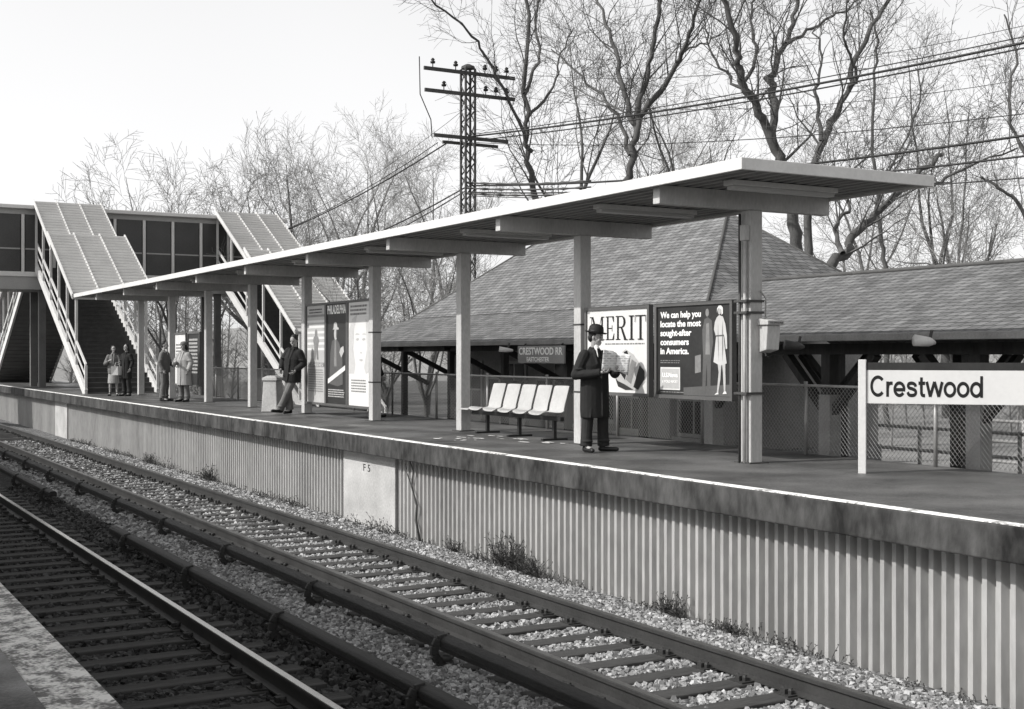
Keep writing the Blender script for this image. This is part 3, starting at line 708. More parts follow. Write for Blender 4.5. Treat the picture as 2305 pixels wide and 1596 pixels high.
MB().box(WX,21.0,20.6,33.6,-.55,2.42).build('wall','wall_stucco',st)
MB().box(WX-.05,21.05,20.55,33.65,G0,-.55).build('brick_base','brick',st)
for y in (21.3,23.6,26.4,29.0,31.4):
    f=MB().box(WX-.06,WX-.003,y,y+1.2,-.35,1.25).build('window','timber_pale',st)
    for a in (0,1):
        MB().box(WX-.075,WX-.062,y+.08+a*.56,y+.08+a*.56+.48,.47,1.17).build('pane','glass_dark',f); MB().box(WX-.075,WX-.062,y+.08+a*.56,y+.08+a*.56+.48,-.27,.42).build('pane','glass_dark',f)
    MB().box(WX-.14,WX-.003,y-.08,y+1.28,-.44,-.36).build('window_sill','timber_pale',f)
for y in (24.9,27.8,30.4,32.6):
    nt_=MB().box(WX-.05,WX-.003,y,y+.7,-.2,.85).build('notice','timber_pale',st); MB().box(WX-.056,WX-.051,y+.07,y+.63,-.1,.75).build('notice_sheet','paper_dark',nt_)
MB().box(14.85,14.97,20.4,35.2,1.50,1.64).build('eaves_beam','dark_wood',st)
for y in [20.9+2.8*i for i in range(6)]:
    MB().bar((WX,y,.55),(15.0,y,1.5),.12,.12).build('eaves_bracket','dark_wood',st)
    MB().bar((WX,y,1.57),(14.7,y,1.58),.1,.12).build('rafter','dark_wood',st)
    MB().box(14.84,14.98,y-.07,y+.07,G0,1.5).build('post','dark_wood',st)
wg=thing('station_shelter','long low shingled open shelter roof extending right of the station house','shelter',(16.9,12,G0))
m=MB(); za_=1.73; zt_=2.87; xr2=16.88; xb2=19.26
prof=[(SX,za_),(xr2,zt_),(xb2,za_),(xb2,za_-.09),(xr2,zt_-.09),(SX,za_-.09)]
m.prismy(0,20.24,prof); m.build('roof','shingle',wg)
m=MB(); m.add([(SX+1.5,20.24,2.455),(xr2,20.24,zt_),(xr2,21.6,zt_),(xb2,20.24,za_)],[(0,1,2),(1,2,3)]); m.build('valley_roof','shingle',wg)
MB().box(SX-.1,SX-.005,0,20.28,ze-.10,ze+.01).build('gutter','gutter_metal',wg,bevel=.01)
MB().tube([(xr2,0,zt_+.02),(xr2,20.3,zt_+.02)],.04,6).build('ridge','ridge_slate',wg,smooth=True)
for xx in (15.3,18.45):
    MB().box(xx-.08,xx+.08,.3,20.2,1.42,1.6).build('plate_beam','dark_wood',wg)
pys=[.7+3.08*i for i in range(7)]
for y in pys:
    for xx in (15.3,18.45):
        MB().box(xx-.1,xx+.1,y-.1,y+.1,.75,1.42).build('post','dark_wood',wg)
        MB().box(xx-.13,xx+.13,y-.13,y+.13,G0,.748).build('post_base','timber_pale' if xx<16 else 'dark_wood',wg)
        for s in (-1,1):
            MB().bar((xx,y+s*.08,.45),(xx,y+s*1.05,1.42),.12,.15,up=(1,0,0)).build('brace','dark_wood',wg)
    MB().box(15.3,18.45,y-.07,y+.07,1.43,1.58).build('tie_beam','dark_wood',wg)
    MB().bar((15.3,y,.6),(16.2,y,1.43),.1,.12).build('brace','dark_wood',wg); MB().bar((18.45,y,.6),(17.6,y,1.43),.1,.12).build('brace','dark_wood',wg)
hs=thing('hanging_sign','grey sign reading CRESTWOOD RR EASTCHESTER hanging from the station eaves','sign',(14.3,24.83,1.23),local=True,rot=ROT)
MB().box(0,1.95,0,.38,-.04,0).build('board','board_grey',hs,bevel=.005)
text('lettering','CRESTWOOD RR','sign_white',hs,.06,.19,w=1.83,h=.15,z=.004,off=.03); text('lettering','EASTCHESTER','sign_white',hs,.4,.04,w=.95,h=.095,z=.004,off=.02)
for a in (.2,1.75): MB().bar((a,.38,-.02),(a,.46,-.16),.02,.02).build('hanger','black_metal',hs)
for (px,pyy,d,lb) in ((2085,768,17.3,'white floodlight under the shelter eaves near the station name sign'),(1137,786,27.5,'small white lamp under the station eaves left of hanging sign'),(1790,778,19.5,'dark lamp under the shelter eaves right of the phone box')):
    X,Y=at(px,d); z=zat(pyy,d)
    t=thing('floodlight',lb,'lamp',(X,Y,z))
    s=.08 if px>1500 else .06
    MB().tube([(X+.2,Y+.05,z-.0),(X+.05,Y,z+.01),(X-.14*s/.08,Y+.08,z+.03)],[.03,s*.8,s],12).build('lamp_housing','white_paint' if px!=1790 else 'dark_metal',t,smooth=True)
    MB().bar((X+.05,Y,z),(X+.1,Y,z+.16),.03).build('bracket','dark_metal',t)
for (X,ya,yb_,lb) in ((19.9,4,19.5,'white pipe railing behind the shelter posts'),(23.5,2,20,'further pipe railing across the car park behind the shelter')):
    t=thing('pipe_railing',lb,'railing',(X,ya,G0))
    for z in (-.05,-.5,-.95): MB().tube([(X,ya,z),(X,yb_,z)],.035).build('rail','timber_pale',t,smooth=True)
    y=ya
    while y<=yb_: MB().tube([(X,y,G0),(X,y,0)],.04).build('post','timber_pale',t,smooth=True); y+=2.4

# ------------------------------------------------------------ utility pole and wires
PXc,PYc=22.6,43.0; dp=PXc*ST+PYc*CT; SP=dp/29.7
def zs(z): return HC+(z-HC)*SP
up=thing('lattice_pole','steel lattice utility pole with three crossarms behind the canopy','utility pole',(PXc,PYc,G0))
m=MB(); hw=.12*SP
for sx in (-1,1):
    for sy in (-1,1): m.bar((PXc+sx*hw,PYc+sy*hw,G0),(PXc+sx*hw,PYc+sy*hw,zs(8.0)),.07,.07)
z=G0; f=1
while z<zs(7.9):
    for sy in (-1,1): m.bar((PXc-f*hw,PYc+sy*hw,z),(PXc+f*hw,PYc+sy*hw,z+.3*SP),.05,.02,up=(0,1,0))
    for sx in (-1,1): m.bar((PXc+sx*hw,PYc-f*hw,z),(PXc+sx*hw,PYc+f*hw,z+.3*SP),.05,.02,up=(1,0,0))
    z+=.3*SP; f=-f
m.build('lattice_mast','pole_steel',up)
m=MB().lathe((PXc,PYc,zs(8.0)),[(.27,0),(.27,.08),(.08,.18)],8).build('cap','pole_steel',up)
def ins(x,z):
    MB().lathe((x,PYc-.26,z),[(a*1.6,b*1.6) for a,b in [(.012,0),(.012,.08),(.055,.09),(.06,.13),(.028,.15),(.05,.17),(.02,.21)]],10).build('insulator','black_metal',up,smooth=True)
for z,a,b,ii in ((7.87,-1.2,1.15,(-.98,-.4,.36,.65,.93)),(7.38,-1.18,1.15,(-.7,.38,.65,.93)),(6.38,-.95,.97,())):
    MB().bar((PXc+a*SP,PYc-.26,zs(z)),(PXc+b*SP,PYc-.26,zs(z)),.08,.13).build('crossarm','pole_steel',up)
    if z<7: MB().bar((PXc+a*.6*SP,PYc+.26,zs(z-.08)),(PXc+b*.9*SP,PYc+.26,zs(z-.08)),.08,.11).build('crossarm','pole_steel',up)
    for q in ii: ins(PXc+q*SP,zs(z)+.06)
def wire(pts,r,label,grp='wires'):
    tag(MB().tube(pts,r,6).build('overhead_wire','black_metal',smooth=True),label,'wire',group=grp)
def W(x,y,d): a=at(x,d); return Vector((a[0],a[1],zat(y,d)))
def sagw(a,b,s,n=14): return [a.lerp(b,i/n)-Vector((0,0,s*4*(i/n)*(1-i/n))) for i in range(n+1)]
for (x0,y0,x1,y1,d1,s,r,lb) in (
 (1060,304,2450,62,30,.25,.034,'thick overhead cable sweeping up right from the lattice pole'),
 (1060,300,2450,48,30,.22,.016,'thin wire just above the thick cable right of the pole'),
 (1070,313,2450,74,30,.25,.022,'thin wire just below the thick cable right of the pole'),
 (1070,318,2450,235,30,.4,.014,'fine wire running low to the right edge below the thick cable'),
 (1062,415,2450,280,30,.35,.034,'upper bundled cable crossing behind the canopy end'),
 (1062,430,2450,330,30,.35,.028,'lower bundled cable crossing behind the canopy end'),
 (1062,438,2450,385,30,.3,.018,'lowest wire crossing behind the canopy end'),
 (1132,160,2450,20,32,.8,.009,'fine wire from the right end of the top crossarm'),
 (1132,208,2450,150,32,.8,.009,'fine wire from the right end of the middle crossarm')):
    wire(sagw(W(x0,y0,dp),W(x1,y1,d1),s),r,lb,'wires right of the pole')
for (x0,y0,x1,y1,s,r,lb) in (
 (1010,316,350,590,.5,.028,'thick wire running down left from the lowest crossarm'),
 (985,318,340,580,.6,.016,'thin wire running down left from the lowest crossarm'),
 (1045,420,400,610,.6,.028,'upper low cable running left from the mast'),
 (1045,428,400,618,.7,.022,'lower low cable running left from the mast'),
 (1085,210,330,560,.9,.009,'fine wire running left from the middle crossarm')):
    wire(sagw(W(x0,y0,dp),W(x1,y1,75),s*2),r,lb,'wires left of the pole')
def pz(a,z): return (PXc+a*SP,PYc,zs(z))
wire([pz(-1.24,8.15),pz(-1.22,7.3),pz(-.95,6.75),pz(-.92,6.35)],.02,'vertical wire hanging beside left ends of the crossarms','drop wires')
wire([pz(1.2,7.9),pz(1.2,7.3),pz(.9,6.7)],.01,'fine drop wire beside right ends of the crossarms','drop wires')
t=thing('cable_splices','cluster of knotted cable splices strung level right of the mast','cable',(0,0,0))
for q in range(3):
    a=W(1045,408+q*12,dp); b_=W(1330,404+q*14,dp-2.5); pts=sagw(a,b_,.08,24)
    MB().tube(pts,[.03+.026*(i%3==1) for i in range(25)],6).build('cable','dark_metal',t,smooth=True)

# ------------------------------------------------------------ trees
def make_grow(rg,big,sm,H,rt,nl,spread,lat,trop,wig,lean,lens):
    def rv(): return Vector((rg.gauss(0,1),rg.gauss(0,1),rg.gauss(0,1)))
    def side(d,ang):
        a=d.cross(rv()).normalized(); return (d*cos(ang)+a*sin(ang)).normalized()
    def grow(p,d,L,r,lev):
        nseg=[7,9,6,3,2][lev]; pts=[p.copy()]; rs=[r]; re=r*[.75,.16,.2,.4,.5][lev]; ds=[d]
        for i in range(nseg):
            d=(d+rv()*wig*[.35,1,1.2,1.2,1][lev]*.75+Vector((0,0,trop*[.3,.8,.8,.5,.2][lev]))).normalized()
            p=p+d*L/nseg; pts.append(p.copy()); rs.append(r+(re-r)*((i+1)/nseg)**.8); ds.append(d)
        (big if lev<=1 else sm).append((pts,rs))
        if lev==0:
            for i in range(nl):
                a=2*PI*i/nl+rg.uniform(-.5,.5); sp=spread*rg.uniform(.4,1.35)
                dd=(Vector((cos(a)*sin(sp),sin(a)*sin(sp),cos(sp)))+Vector((lean[0],lean[1],0))*.3).normalized()
                grow(p-d*L*rg.uniform(0,.35),dd,H*lens[0]*rg.uniform(.7,1.08),rt*rg.uniform(.38,.62),1)
        elif lev<4:
            n=lat[lev-1]
            for i in range(n):
                t=.2+.8*(i+rg.random())/n; j=min(int(t*nseg),nseg-1); q=t*nseg-j
                pp=pts[j].lerp(pts[j+1],min(q,1)); dd=side(ds[j+1],rg.uniform(.5,1.05))
                grow(pp,dd,H*lens[lev]*rg.uniform(.5,1.3)*(1.15-.55*t),max(rs[j]*.46,.007),lev+1)
    return grow,side
def to_segs(sm,kr=1):
    segs=[]
    for pts,rs in sm:
        for i in range(len(pts)-1): segs.append((pts[i],pts[i+1],max(rs[i],.0065)*kr,max(rs[i+1],.005)*kr))
    return segs
def gen_tree(seed,H,rt,fork=.33,nl=4,spread=.5,lat=(8,7,5),trop=.10,wig=.16,lean=(0,0),lens=(.62,.30,.13,.055)):
    rg=random.Random(seed); big=[]; sm=[]
    grow,side=make_grow(rg,big,sm,H,rt,nl,spread,lat,trop,wig,lean,lens)
    grow(Vector((0,0,0)),Vector((lean[0]*.5,lean[1]*.5,1)).normalized(),H*fork,rt,0)
    tb=MB()
    for pts,rs in big: tb.tube(pts,rs,8,cap=False)
    return tb,to_segs(sm)
PROT={}
def proto(key,bark='bark',tw='twig',**kw):
    tb,segs=gen_tree(**kw)
    a=tb.build('trunk',bark,smooth=True); b=segs_mesh('crown',segs,3,tw)
    PROT[key]=(a.data,b.data,kw['H']); bpy.data.objects.remove(a); bpy.data.objects.remove(b)
proto('tall_a',seed=11,H=17,rt=.22,fork=.38,nl=4,spread=.42,tw='twig')
proto('round',seed=42,H=12,rt=.24,fork=.25,nl=6,spread=.85,lat=(9,8,6),wig=.14,lens=(.62,.30,.13,.06),tw='far_twig')
proto('slim',seed=57,H=14,rt=.15,fork=.5,nl=3,spread=.32,lens=(.45,.26,.13,.055))
proto('bushy',seed=66,H=9,rt=.11,fork=.2,nl=5,spread=.6,lat=(8,7,6),lens=(.7,.3,.13,.06),tw='far_twig')
proto('pale',bark='bark_light',tw='far_twig',seed=71,H=14,rt=.18,fork=.35,nl=5,spread=.5,lat=(9,8,7))
proto('dense',bark='bark_light',tw='far_twig',seed=83,H=14,rt=.22,fork=.25,nl=6,spread=.36,lat=(9,8,6))
def plant(key,x,d,ytop,rz,label,grp=None,lean=0,wide=1.0,z0=G0):
    me1,me2,H=PROT[key]; X,Y=at(x,d); top=zat(ytop,d); s=(top-z0)/(H*.97)
    t=thing('bare_tree',label,'tree',(X,Y,z0),rz=R(rz),group=grp); t.scale=(s*wide,s*wide,s)
    if lean: t.rotation_euler=(0,R(lean),R(rz))
    for nm,me in (('trunk',me1),('crown',me2)):
        o=bpy.data.objects.new(nm,me); C.objects.link(o); o.parent=t
def limb_tree(seed,d,limbs,label,lat=(8,6,5),H=15,lens=(.6,.20,.10,.05),tw='twig',kr=.78):
    rg=random.Random(seed); big=[]; sm=[]
    grow,side=make_grow(rg,big,sm,H,.3,4,.5,lat,.13,.18,(0,0),lens)
    base=None
    for li,(pp,r0,r1,nlat,dd) in enumerate(limbs):
        r0*=kr; r1*=kr
        n=len(pp); pts=[W(x,y,d+dd*(i/(n-1))**1.2) for i,(x,y) in enumerate(pp)]
        if li==0: pts=[Vector((pts[0].x,pts[0].y,G0))]+pts
        if base is None: base=pts[0].copy()
        Q=[]
        for i in range(len(pts)-1):
            p0=pts[max(i-1,0)];p1=pts[i];p2=pts[i+1];p3=pts[min(i+2,len(pts)-1)]
            for k_ in range(5):
                t_=k_/5; q=.5*((2*p1)+(p2-p0)*t_+(2*p0-5*p1+4*p2-p3)*t_*t_+(3*p1-p0-3*p2+p3)*t_**3)
                Q.append(q+Vector((rg.gauss(0,.05),rg.gauss(0,.05),rg.gauss(0,.04))))
        Q.append(pts[-1]); N_=len(Q); rs=[(r0+(r1-r0)*(i/(N_-1))**.7)*rg.uniform(.92,1.08) for i in range(N_)]; big.append((Q,rs))
        for i in range(nlat):
            t_=.25+.75*(i+rg.random())/nlat; j=min(int(t_*(N_-1)),N_-2); dv=(Q[j+1]-Q[j]).normalized()
            L_=H*lens[1]*rg.uniform(.5,1.3); grow(Q[j],(side(dv,rg.uniform(.45,1.0))+Vector((0,0,.25))).normalized(),L_,max(rs[j]*.4,.02),2)
    t=thing('bare_tree',label,'tree',tuple(base)); tb=MB()
    for pts,rs in big: tb.tube(pts,rs,8,cap=False)
    tb.build('trunk','bark',t,smooth=True); segs_mesh('crown',to_segs(sm),3,tw,t)
limb_tree(1,42,[([(1800,640),(1785,500),(1758,370),(1725,280),(1690,215),(1665,150),(1655,80),(1625,-30)],.34,.10,14,-2),
 ([(1738,320),(1742,230),(1738,160),(1768,95),(1792,20),(1800,-60)],.22,.07,13,3),
 ([(1690,215),(1640,170),(1600,110),(1585,40)],.09,.03,8,2),
 ([(1768,95),(1830,60),(1900,20),(1960,-30)],.09,.03,7,1),
 ([(1675,185),(1700,120),(1690,40),(1710,-40)],.10,.04,8,3)],'largest dark bare tree with twisting limbs above the canopy end')
limb_tree(2,44,[([(1405,640),(1412,480),(1418,390),(1432,290),(1440,235),(1462,140),(1478,50),(1495,-40)],.27,.08,13,-1),
 ([(1432,285),(1400,190),(1385,110),(1362,40),(1330,-40)],.15,.05,11,3),
 ([(1440,255),(1495,190),(1535,115),(1562,40),(1590,-40)],.16,.05,12,-3),
 ([(1422,340),(1375,240),(1310,170),(1240,108)],.11,.03,10,2),
 ([(1535,115),(1590,90),(1640,60)],.06,.02,5,0)],'tall bare tree with spreading limbs right of the lattice pole')
limb_tree(3,50,[([(1215,640),(1205,480),(1196,390),(1186,300),(1180,180),(1190,60),(1175,-40)],.24,.08,13,0),
 ([(1192,340),(1160,250),(1095,125),(1040,50),(955,-10)],.11,.04,8,-4),
 ([(1184,210),(1214,120),(1205,40),(1222,-40)],.11,.04,8,3),
 ([(1188,260),(1245,190),(1262,120),(1290,60)],.09,.03,8,2)],'tall bare tree just right of the lattice pole with a long limb reaching left')
limb_tree(4,40,[([(1815,640),(1820,470),(1838,345),(1872,270),(1908,205),(1935,110),(1985,20),(2040,-40)],.22,.07,12,2),
 ([(1850,310),(1835,220),(1850,140),(1835,60)],.10,.03,8,2),
 ([(1908,205),(1925,150),(1900,80),(1915,-10)],.09,.03,7,-2)],'leaning bare tree with forked top right of the largest tree')
limb_tree(5,36,[([(1868,640),(1895,570),(1945,505),(1990,462),(2050,405),(2120,345)],.24,.09,8,3),
 ([(1895,570),(1880,510),(1910,460),(1900,400)],.12,.04,8,1),
 ([(2050,405),(2110,410),(2180,370),(2290,330)],.09,.03,9,2)],'low crooked dark bare tree behind the shelter roof near right edge')
limb_tree(6,52,[([(1995,640),(1982,520),(1970,400),(1964,250),(1974,110),(1958,20)],.15,.05,16,0),
 ([(1972,430),(2030,330),(2070,230),(2060,150)],.08,.03,9,1)],'thin upright bare tree rising behind the shelter roof')
limb_tree(7,48,[([(2330,640),(2300,470),(2255,430),(2210,395)],.16,.05,8,0),([(2310,520),(2320,380),(2270,250),(2285,120),(2260,30)],.13,.04,12,1)],'bare tree at the right edge with a bent low limb')
T=[('slim',1300,54,-60,40,'slender straight bare tree between two tall trees right of the pole',0,.9),
('slim',1555,58,20,140,'slender bare tree left of the largest dark tree',0,.9),
('tall_a',2130,62,60,35,'tall faint bare tree behind the rounded right tree',0,.9),
('round',2150,58,240,80,'rounded bare tree behind the shelter ridge near right edge',0,1),
('round',592,78,225,0,'broad rounded bare tree above the footbridge',0,1.0),
('dense',760,84,225,90,'dense upright bare tree right of the rounded tree',0,.95),
('bushy',385,85,345,30,'small leaning bare tree left of the rounded tree',-8,1),
('pale',860,78,275,30,'pale twiggy bare tree left of the lattice pole',0,1),
('pale',960,66,330,200,'pale twiggy bare tree behind the left crossarm ends',0,1),
('pale',1560,75,200,60,'pale bare tree far behind the station roof',0,1),
('pale',1920,80,280,160,'pale bare tree far behind the leaning tree',0,1.1),
('bushy',870,50,490,130,'bushy bare tree left of the station roof',0,1.1),
('bushy',960,46,480,220,'bushy bare tree touching the left slope of the station roof',0,1),
('bushy',700,62,520,10,'bushy bare tree beside the street stairway',0,1.2),
('slim',480,70,560,0,'slender bare tree seen under the footbridge',0,1),
('slim',350,90,560,0,'slender bare tree seen under the footbridge, further left',0,1)]
for (k_,x,d,yt_,rz,lb,ln,wd) in T: plant(k_,x,d,yt_,rz,lb,lean=ln,wide=wd)
rg=random.Random(99); ws=[]
def wood(x0,x1,d0,d1,n,h0,h1):
    for _ in range(n):
        x=rg.uniform(x0,x1); d=rg.uniform(d0,d1); X,Y=at(x,d); H=rg.uniform(h0,h1); k=d/100
        base=Vector((X,Y,G0)); top=base+Vector((rg.uniform(-.6,.6),rg.uniform(-.6,.6),H)); ws.append((base,top,.12*k,.02*k))
        for i in range(42):
            t_=rg.uniform(.12,.97); p=base.lerp(top,t_); a=rg.uniform(0,2*PI); L_=H*.32*(1.1-t_)*rg.uniform(.6,1.2); dv=Vector((cos(a),sin(a),rg.uniform(.4,1.3))).normalized()
            q=p+dv*L_; ws.append((p,q,.028*k,.012*k))
            for j in range(5):
                u_=rg.uniform(.2,1); p2=p.lerp(q,u_); dv2=(dv+Vector((rg.gauss(0,.6),rg.gauss(0,.6),rg.gauss(0.2,.5)))).normalized(); ws.append((p2,p2+dv2*L_*.45,.013*k,.008*k))
wood(200,1100,95,135,50,7,12); wood(1300,2500,75,120,60,5,9); wood(150,900,66,90,60,2.5,5.5); wood(1700,2500,40,60,26,2.2,4)
o=segs_mesh('distant_woodland',ws,3,'far_twig'); tag(o,'far mass of leafless woods behind the station and footbridge','woodland',kind='stuff')
h=MB(); n=60
for i in range(n+1):
    a=-75+150*i/n+0; an=R(90-29.7-a)
    for rr2,zz in ((150,G0),(210,3+2*sin(i*.7)+1*sin(i*1.9)),(330,8+2*sin(i*.5))): h.v.append((rr2*cos(an),rr2*sin(an),zz))
for i in range(n):
    for j in range(2): h.f.append((i*3+j,(i+1)*3+j,(i+1)*3+j+1,i*3+j+1))
dm('hill',.26,.95,.25,.08,1.2); o=struct('hills',h,'hill',smooth=True)

# ------------------------------------------------------------ weeds
def stalks(sg2,x,y,z,s,n,r,sx=.05,sy=.22,spread=.35):
    for i in range(n):
        p=Vector((x+r.gauss(0,sx*s),y+r.gauss(0,sy*s),z)); d=Vector((r.gauss(-.1,spread),r.gauss(0,spread),1)).normalized(); L_=r.uniform(.15,.62)*s
        for k_ in range(3):
            q=p+d*L_/3; sg2.append((p,q,.004,.003))
            for b_ in range(2):
                dv=(d+Vector((r.gauss(0,.8),r.gauss(0,.8),r.gauss(0,.5)))).normalized(); sg2.append((q,q+dv*r.uniform(.03,.1)*s,.0035,.006))
            p=q; d=(d+Vector((r.gauss(0,.25),r.gauss(0,.25),-.08))).normalized()
def weed(x,y,z,s,n,label,seed):
    r=random.Random(seed); sg2=[]; stalks(sg2,x,y,z,s,n,r)
    t=thing('dry_weed',label,'weed',(x,y,z),group='dry weeds at the foot of the platform wall')
    segs_mesh('stems',sg2,3,'weed',t)
for i,(x,y,s,n,lb) in enumerate(((9.02,15.9,.85,110,'largest dry weed clump at the wall foot in mid photo'),(8.92,15.1,.5,120,'low dark weed clump right of the largest clump'),(9.03,12.1,.5,60,'weed clump at the wall foot below the newspaper reader'),
  (9.0,11.0,.3,50,'second low weed clump right of the wall panel'),(9.02,17.6,.45,40,'weed clump left of the largest clump'),(9.02,30.5,.7,70,'far weed clump along the wall'),(9.0,36,.6,60,'furthest weed clump along the wall'))):
    weed(x,y,-1.64,s,n,lb,i+5)
r=random.Random(77); sg2=[]
y=7.0
while y<48:
    dens=.5+.5*sin(y*1.3)+.4*sin(y*3.1+1)
    if dens>.1: stalks(sg2,8.98+r.gauss(0,.04),y,-1.64,.17+.26*max(0,dens)*r.random(),int(4+12*dens*r.random()),r,sx=.5,sy=.9)
    y+=.14
tag(segs_mesh('dry_undergrowth',sg2,3,'weed'),'thin ragged fringe of dead grass and leaves along the wall foot','grass',kind='stuff')
t=thing('climbing_vine','thin dead vine climbing the corrugated wall right of the pale panel','vine',(9.12,19.2,G0))
MB().tube([(9.1,19.0,-1.62),(9.1,19.15,-1.3),(9.09,19.1,-1.05),(9.1,19.32,-.75),(9.1,19.25,-.5),(9.1,19.4,-.33)],[.022,.02,.018,.014,.012,.008],6).build('stem','weed',t,smooth=True)
MB().tube([(9.1,19.32,-.75),(9.1,19.5,-.55),(9.1,19.55,-.4)],[.012,.01,.006],6).build('side_shoot','weed',t,smooth=True)

# ------------------------------------------------------------ people
def person(label,loc,rz,sc_=1.0,tilt=(0,0),coat='coat_black',trou='trouser_black',hem=.75,head=(0,0),hat=None,hair='hair',hairlong=False,pose={},skirt=False,vox=.01,collar=True,bulk=1.0,bare_legs=False,leg=1.0):
    P={'elL':(.27,.02,1.17),'wrL':(.25,-.08,.93),'elR':(-.27,.02,1.17),'wrR':(-.25,-.08,.93),
       'knL':(.11,-.02,.50),'anL':(.12,.02,.09),'knR':(-.11,-.02,.50),'anR':(-.12,.02,.09),'toL':(.15,-.16,.035),'toR':(-.15,-.16,.035)}
    P.update(pose)
    t=thing('person',label,'person',loc,local=True,rot=(R(tilt[0]),R(tilt[1]),R(rz))); t.scale=(sc_,)*3
    hz,hx=head; HR=Matrix.Rotation(R(hz),3,'Z')@Matrix.Rotation(R(hx),3,'X'); hc=Vector((0,-.015,1.57))
    def H(p): return hc+HR@(Vector(p)-hc)
    b=MB()
    b.ell(H((0,-.012,1.685)),(.074,.094,.10),rot=HR); b.ell(H((0,-.04,1.615)),(.056,.062,.065),rot=HR); b.ell(H((0,-.078,1.572)),(.028,.026,.022),rot=HR)
    b.capsule(H((0,-.098,1.675)),H((0,-.125,1.635)),.011,.015,8)
    b.capsule(H((-.035,-.094,1.695)),H((.035,-.094,1.695)),.011,.011,8)
    for s in (-1,1):
        b.ell(H((s*.075,.0,1.655)),(.010,.018,.03),rot=HR,n=8); b.ell(H((s*.038,-.082,1.635)),(.02,.02,.022),rot=HR,n=8)
    b.capsule(H((-.018,-.1,1.598)),H((.018,-.1,1.598)),.009,.009,6); b.capsule(H((-.015,-.098,1.588)),H((.015,-.098,1.588)),.009,.009,6)
    b.capsule((0,.015,1.44),H((0,.0,1.60)),.058,.052)
    b.loft([(0,0,.85,.13,.09),(0,0,.95,.15,.1),(0,0,1.1,.13,.09),(0,0,1.3,.155,.1),(0,0,1.42,.15,.08),(0,.01,1.47,.07,.06)])
    for sd,sx in (('L',1),('R',-1)):
        sh=Vector((sx*.17,0,1.42)); el=Vector(P['el'+sd]); wr=Vector(P['wr'+sd])
        b.capsule(sh,el,.05,.038); b.capsule(el,wr,.037,.026)
        hp=Vector((sx*.09,0,.9)); kn=Vector(P['kn'+sd]); an=Vector(P['an'+sd])
        b.capsule(hp,kn,.08,.052); b.capsule(kn,an,.052,.034); b.capsule(an,Vector(P['to'+sd])+Vector((0,.02,.01)),.032,.026)
        f=(wr-el).normalized(); curl=Vector(P.get('curl'+sd,(-sx*.6,-.3,0)))
        curl=(curl-f*curl.dot(f)).normalized(); ac=f.cross(curl).normalized()
        pc=wr+f*.05; b.capsule(wr+ac*.016,pc+ac*.022+f*.03,.018,.016,8); b.capsule(wr-ac*.016,pc-ac*.022+f*.03,.018,.016,8); b.capsule(wr,pc+f*.03,.02,.018,8)
        for q,(o_,ln) in enumerate(((-.031,.062),(-.0105,.075),(.0105,.07),(.031,.055))):
            a0=pc+f*.035+ac*o_; a1=a0+(f*.85+curl*.45).normalized()*ln*.5; a2=a1+(f*.35+curl*.95).normalized()*ln*.5
            b.capsule(a0,a1,.0088,.0082,6); b.capsule(a1,a2,.0082,.007,6)
        up_=1 if ac.dot(Vector((0,0,1)))+.3*ac.dot(Vector((0,-1,0)))>0 else -1
        th0=wr+f*.02+ac*.02*up_; th1=th0+(f*.5+ac*up_*.8+curl*.4).normalized()*.04; th2=th1+(f*.9+curl*.5).normalized()*.03
        b.capsule(th0,th1,.012,.010,6); b.capsule(th1,th2,.010,.008,6)
    body=b.build('body','skin',t,voxel=vox*.65,smo=1)
    for s in (-1,1):
        MB().ell(H((s*.031,-.094,1.675)),(.013,.008,.007),rot=HR,n=8).build('eye','hair',body); MB().capsule(H((s*.018,-.106,1.70)),H((s*.048,-.098,1.702)),.005,.004,6).build('eyebrow','hair',body)
    if not bare_legs:
        m=MB(); m.loft([(0,0,.80,.15,.1),(0,0,.92,.165,.115),(0,0,1.02,.15,.105)])
        for sd,sx in (('L',1),('R',-1)):
            kn=Vector(P['kn'+sd]); an=Vector(P['an'+sd])
            m.capsule((sx*.085,0,.88),kn,.098*leg,.082*leg); m.tube([kn,kn.lerp(an,.5)+Vector((0,.01,0)),an],[.082*leg,.08*leg,.088*leg],12)
            m.ell(kn.lerp(an,.82)+Vector((0,-.015,0)),(.088*leg,.09*leg,.03))
        m.build('trousers',trou,t,voxel=vox,smo=2)
    for sd in 'LR':
        an=Vector(P['an'+sd]); to=Vector(P['to'+sd]); m=MB(); dd=(to-an); dd.z=0; dd=dd.normalized() if dd.length>.01 else Vector((0,-1,0))
        heel=an-dd*.04; heel.z=max(.04,an.z-.045)
        m.capsule(heel,to+dd*.03,.042,.034); m.capsule(an+Vector((0,0,.02)),heel,.045,.04); m.build('shoe','leather',t,voxel=.009,smo=1)
    m=MB(); bk=bulk
    rings=[(.01,.0,hem,.20*bk,.16*bk),(0,0,hem+.12,.20*bk,.155*bk),(0,0,.95,.198*bk,.148*bk),(0,0,1.1,.194*bk,.138*bk),(0,-.005,1.25,.203*bk,.137*bk),(0,0,1.36,.21,.125),(0,.005,1.425,.192,.1),(0,.012,1.47,.105,.085),(0,.012,1.52,.075,.07)]
    rings=[q for q in rings if q[2]>=hem]
    m.loft(rings)
    rf_=random.Random(int(abs(loc[1])*10))
    for q in range(7):
        a=2*PI*q/7+.4+rf_.uniform(-.25,.25); m.capsule((.19*bk*cos(a),.15*bk*sin(a),hem+.015),(.183*bk*cos(a+.15),.13*bk*sin(a+.15),.9+rf_.uniform(-.15,.2)),.017*bk,.008)
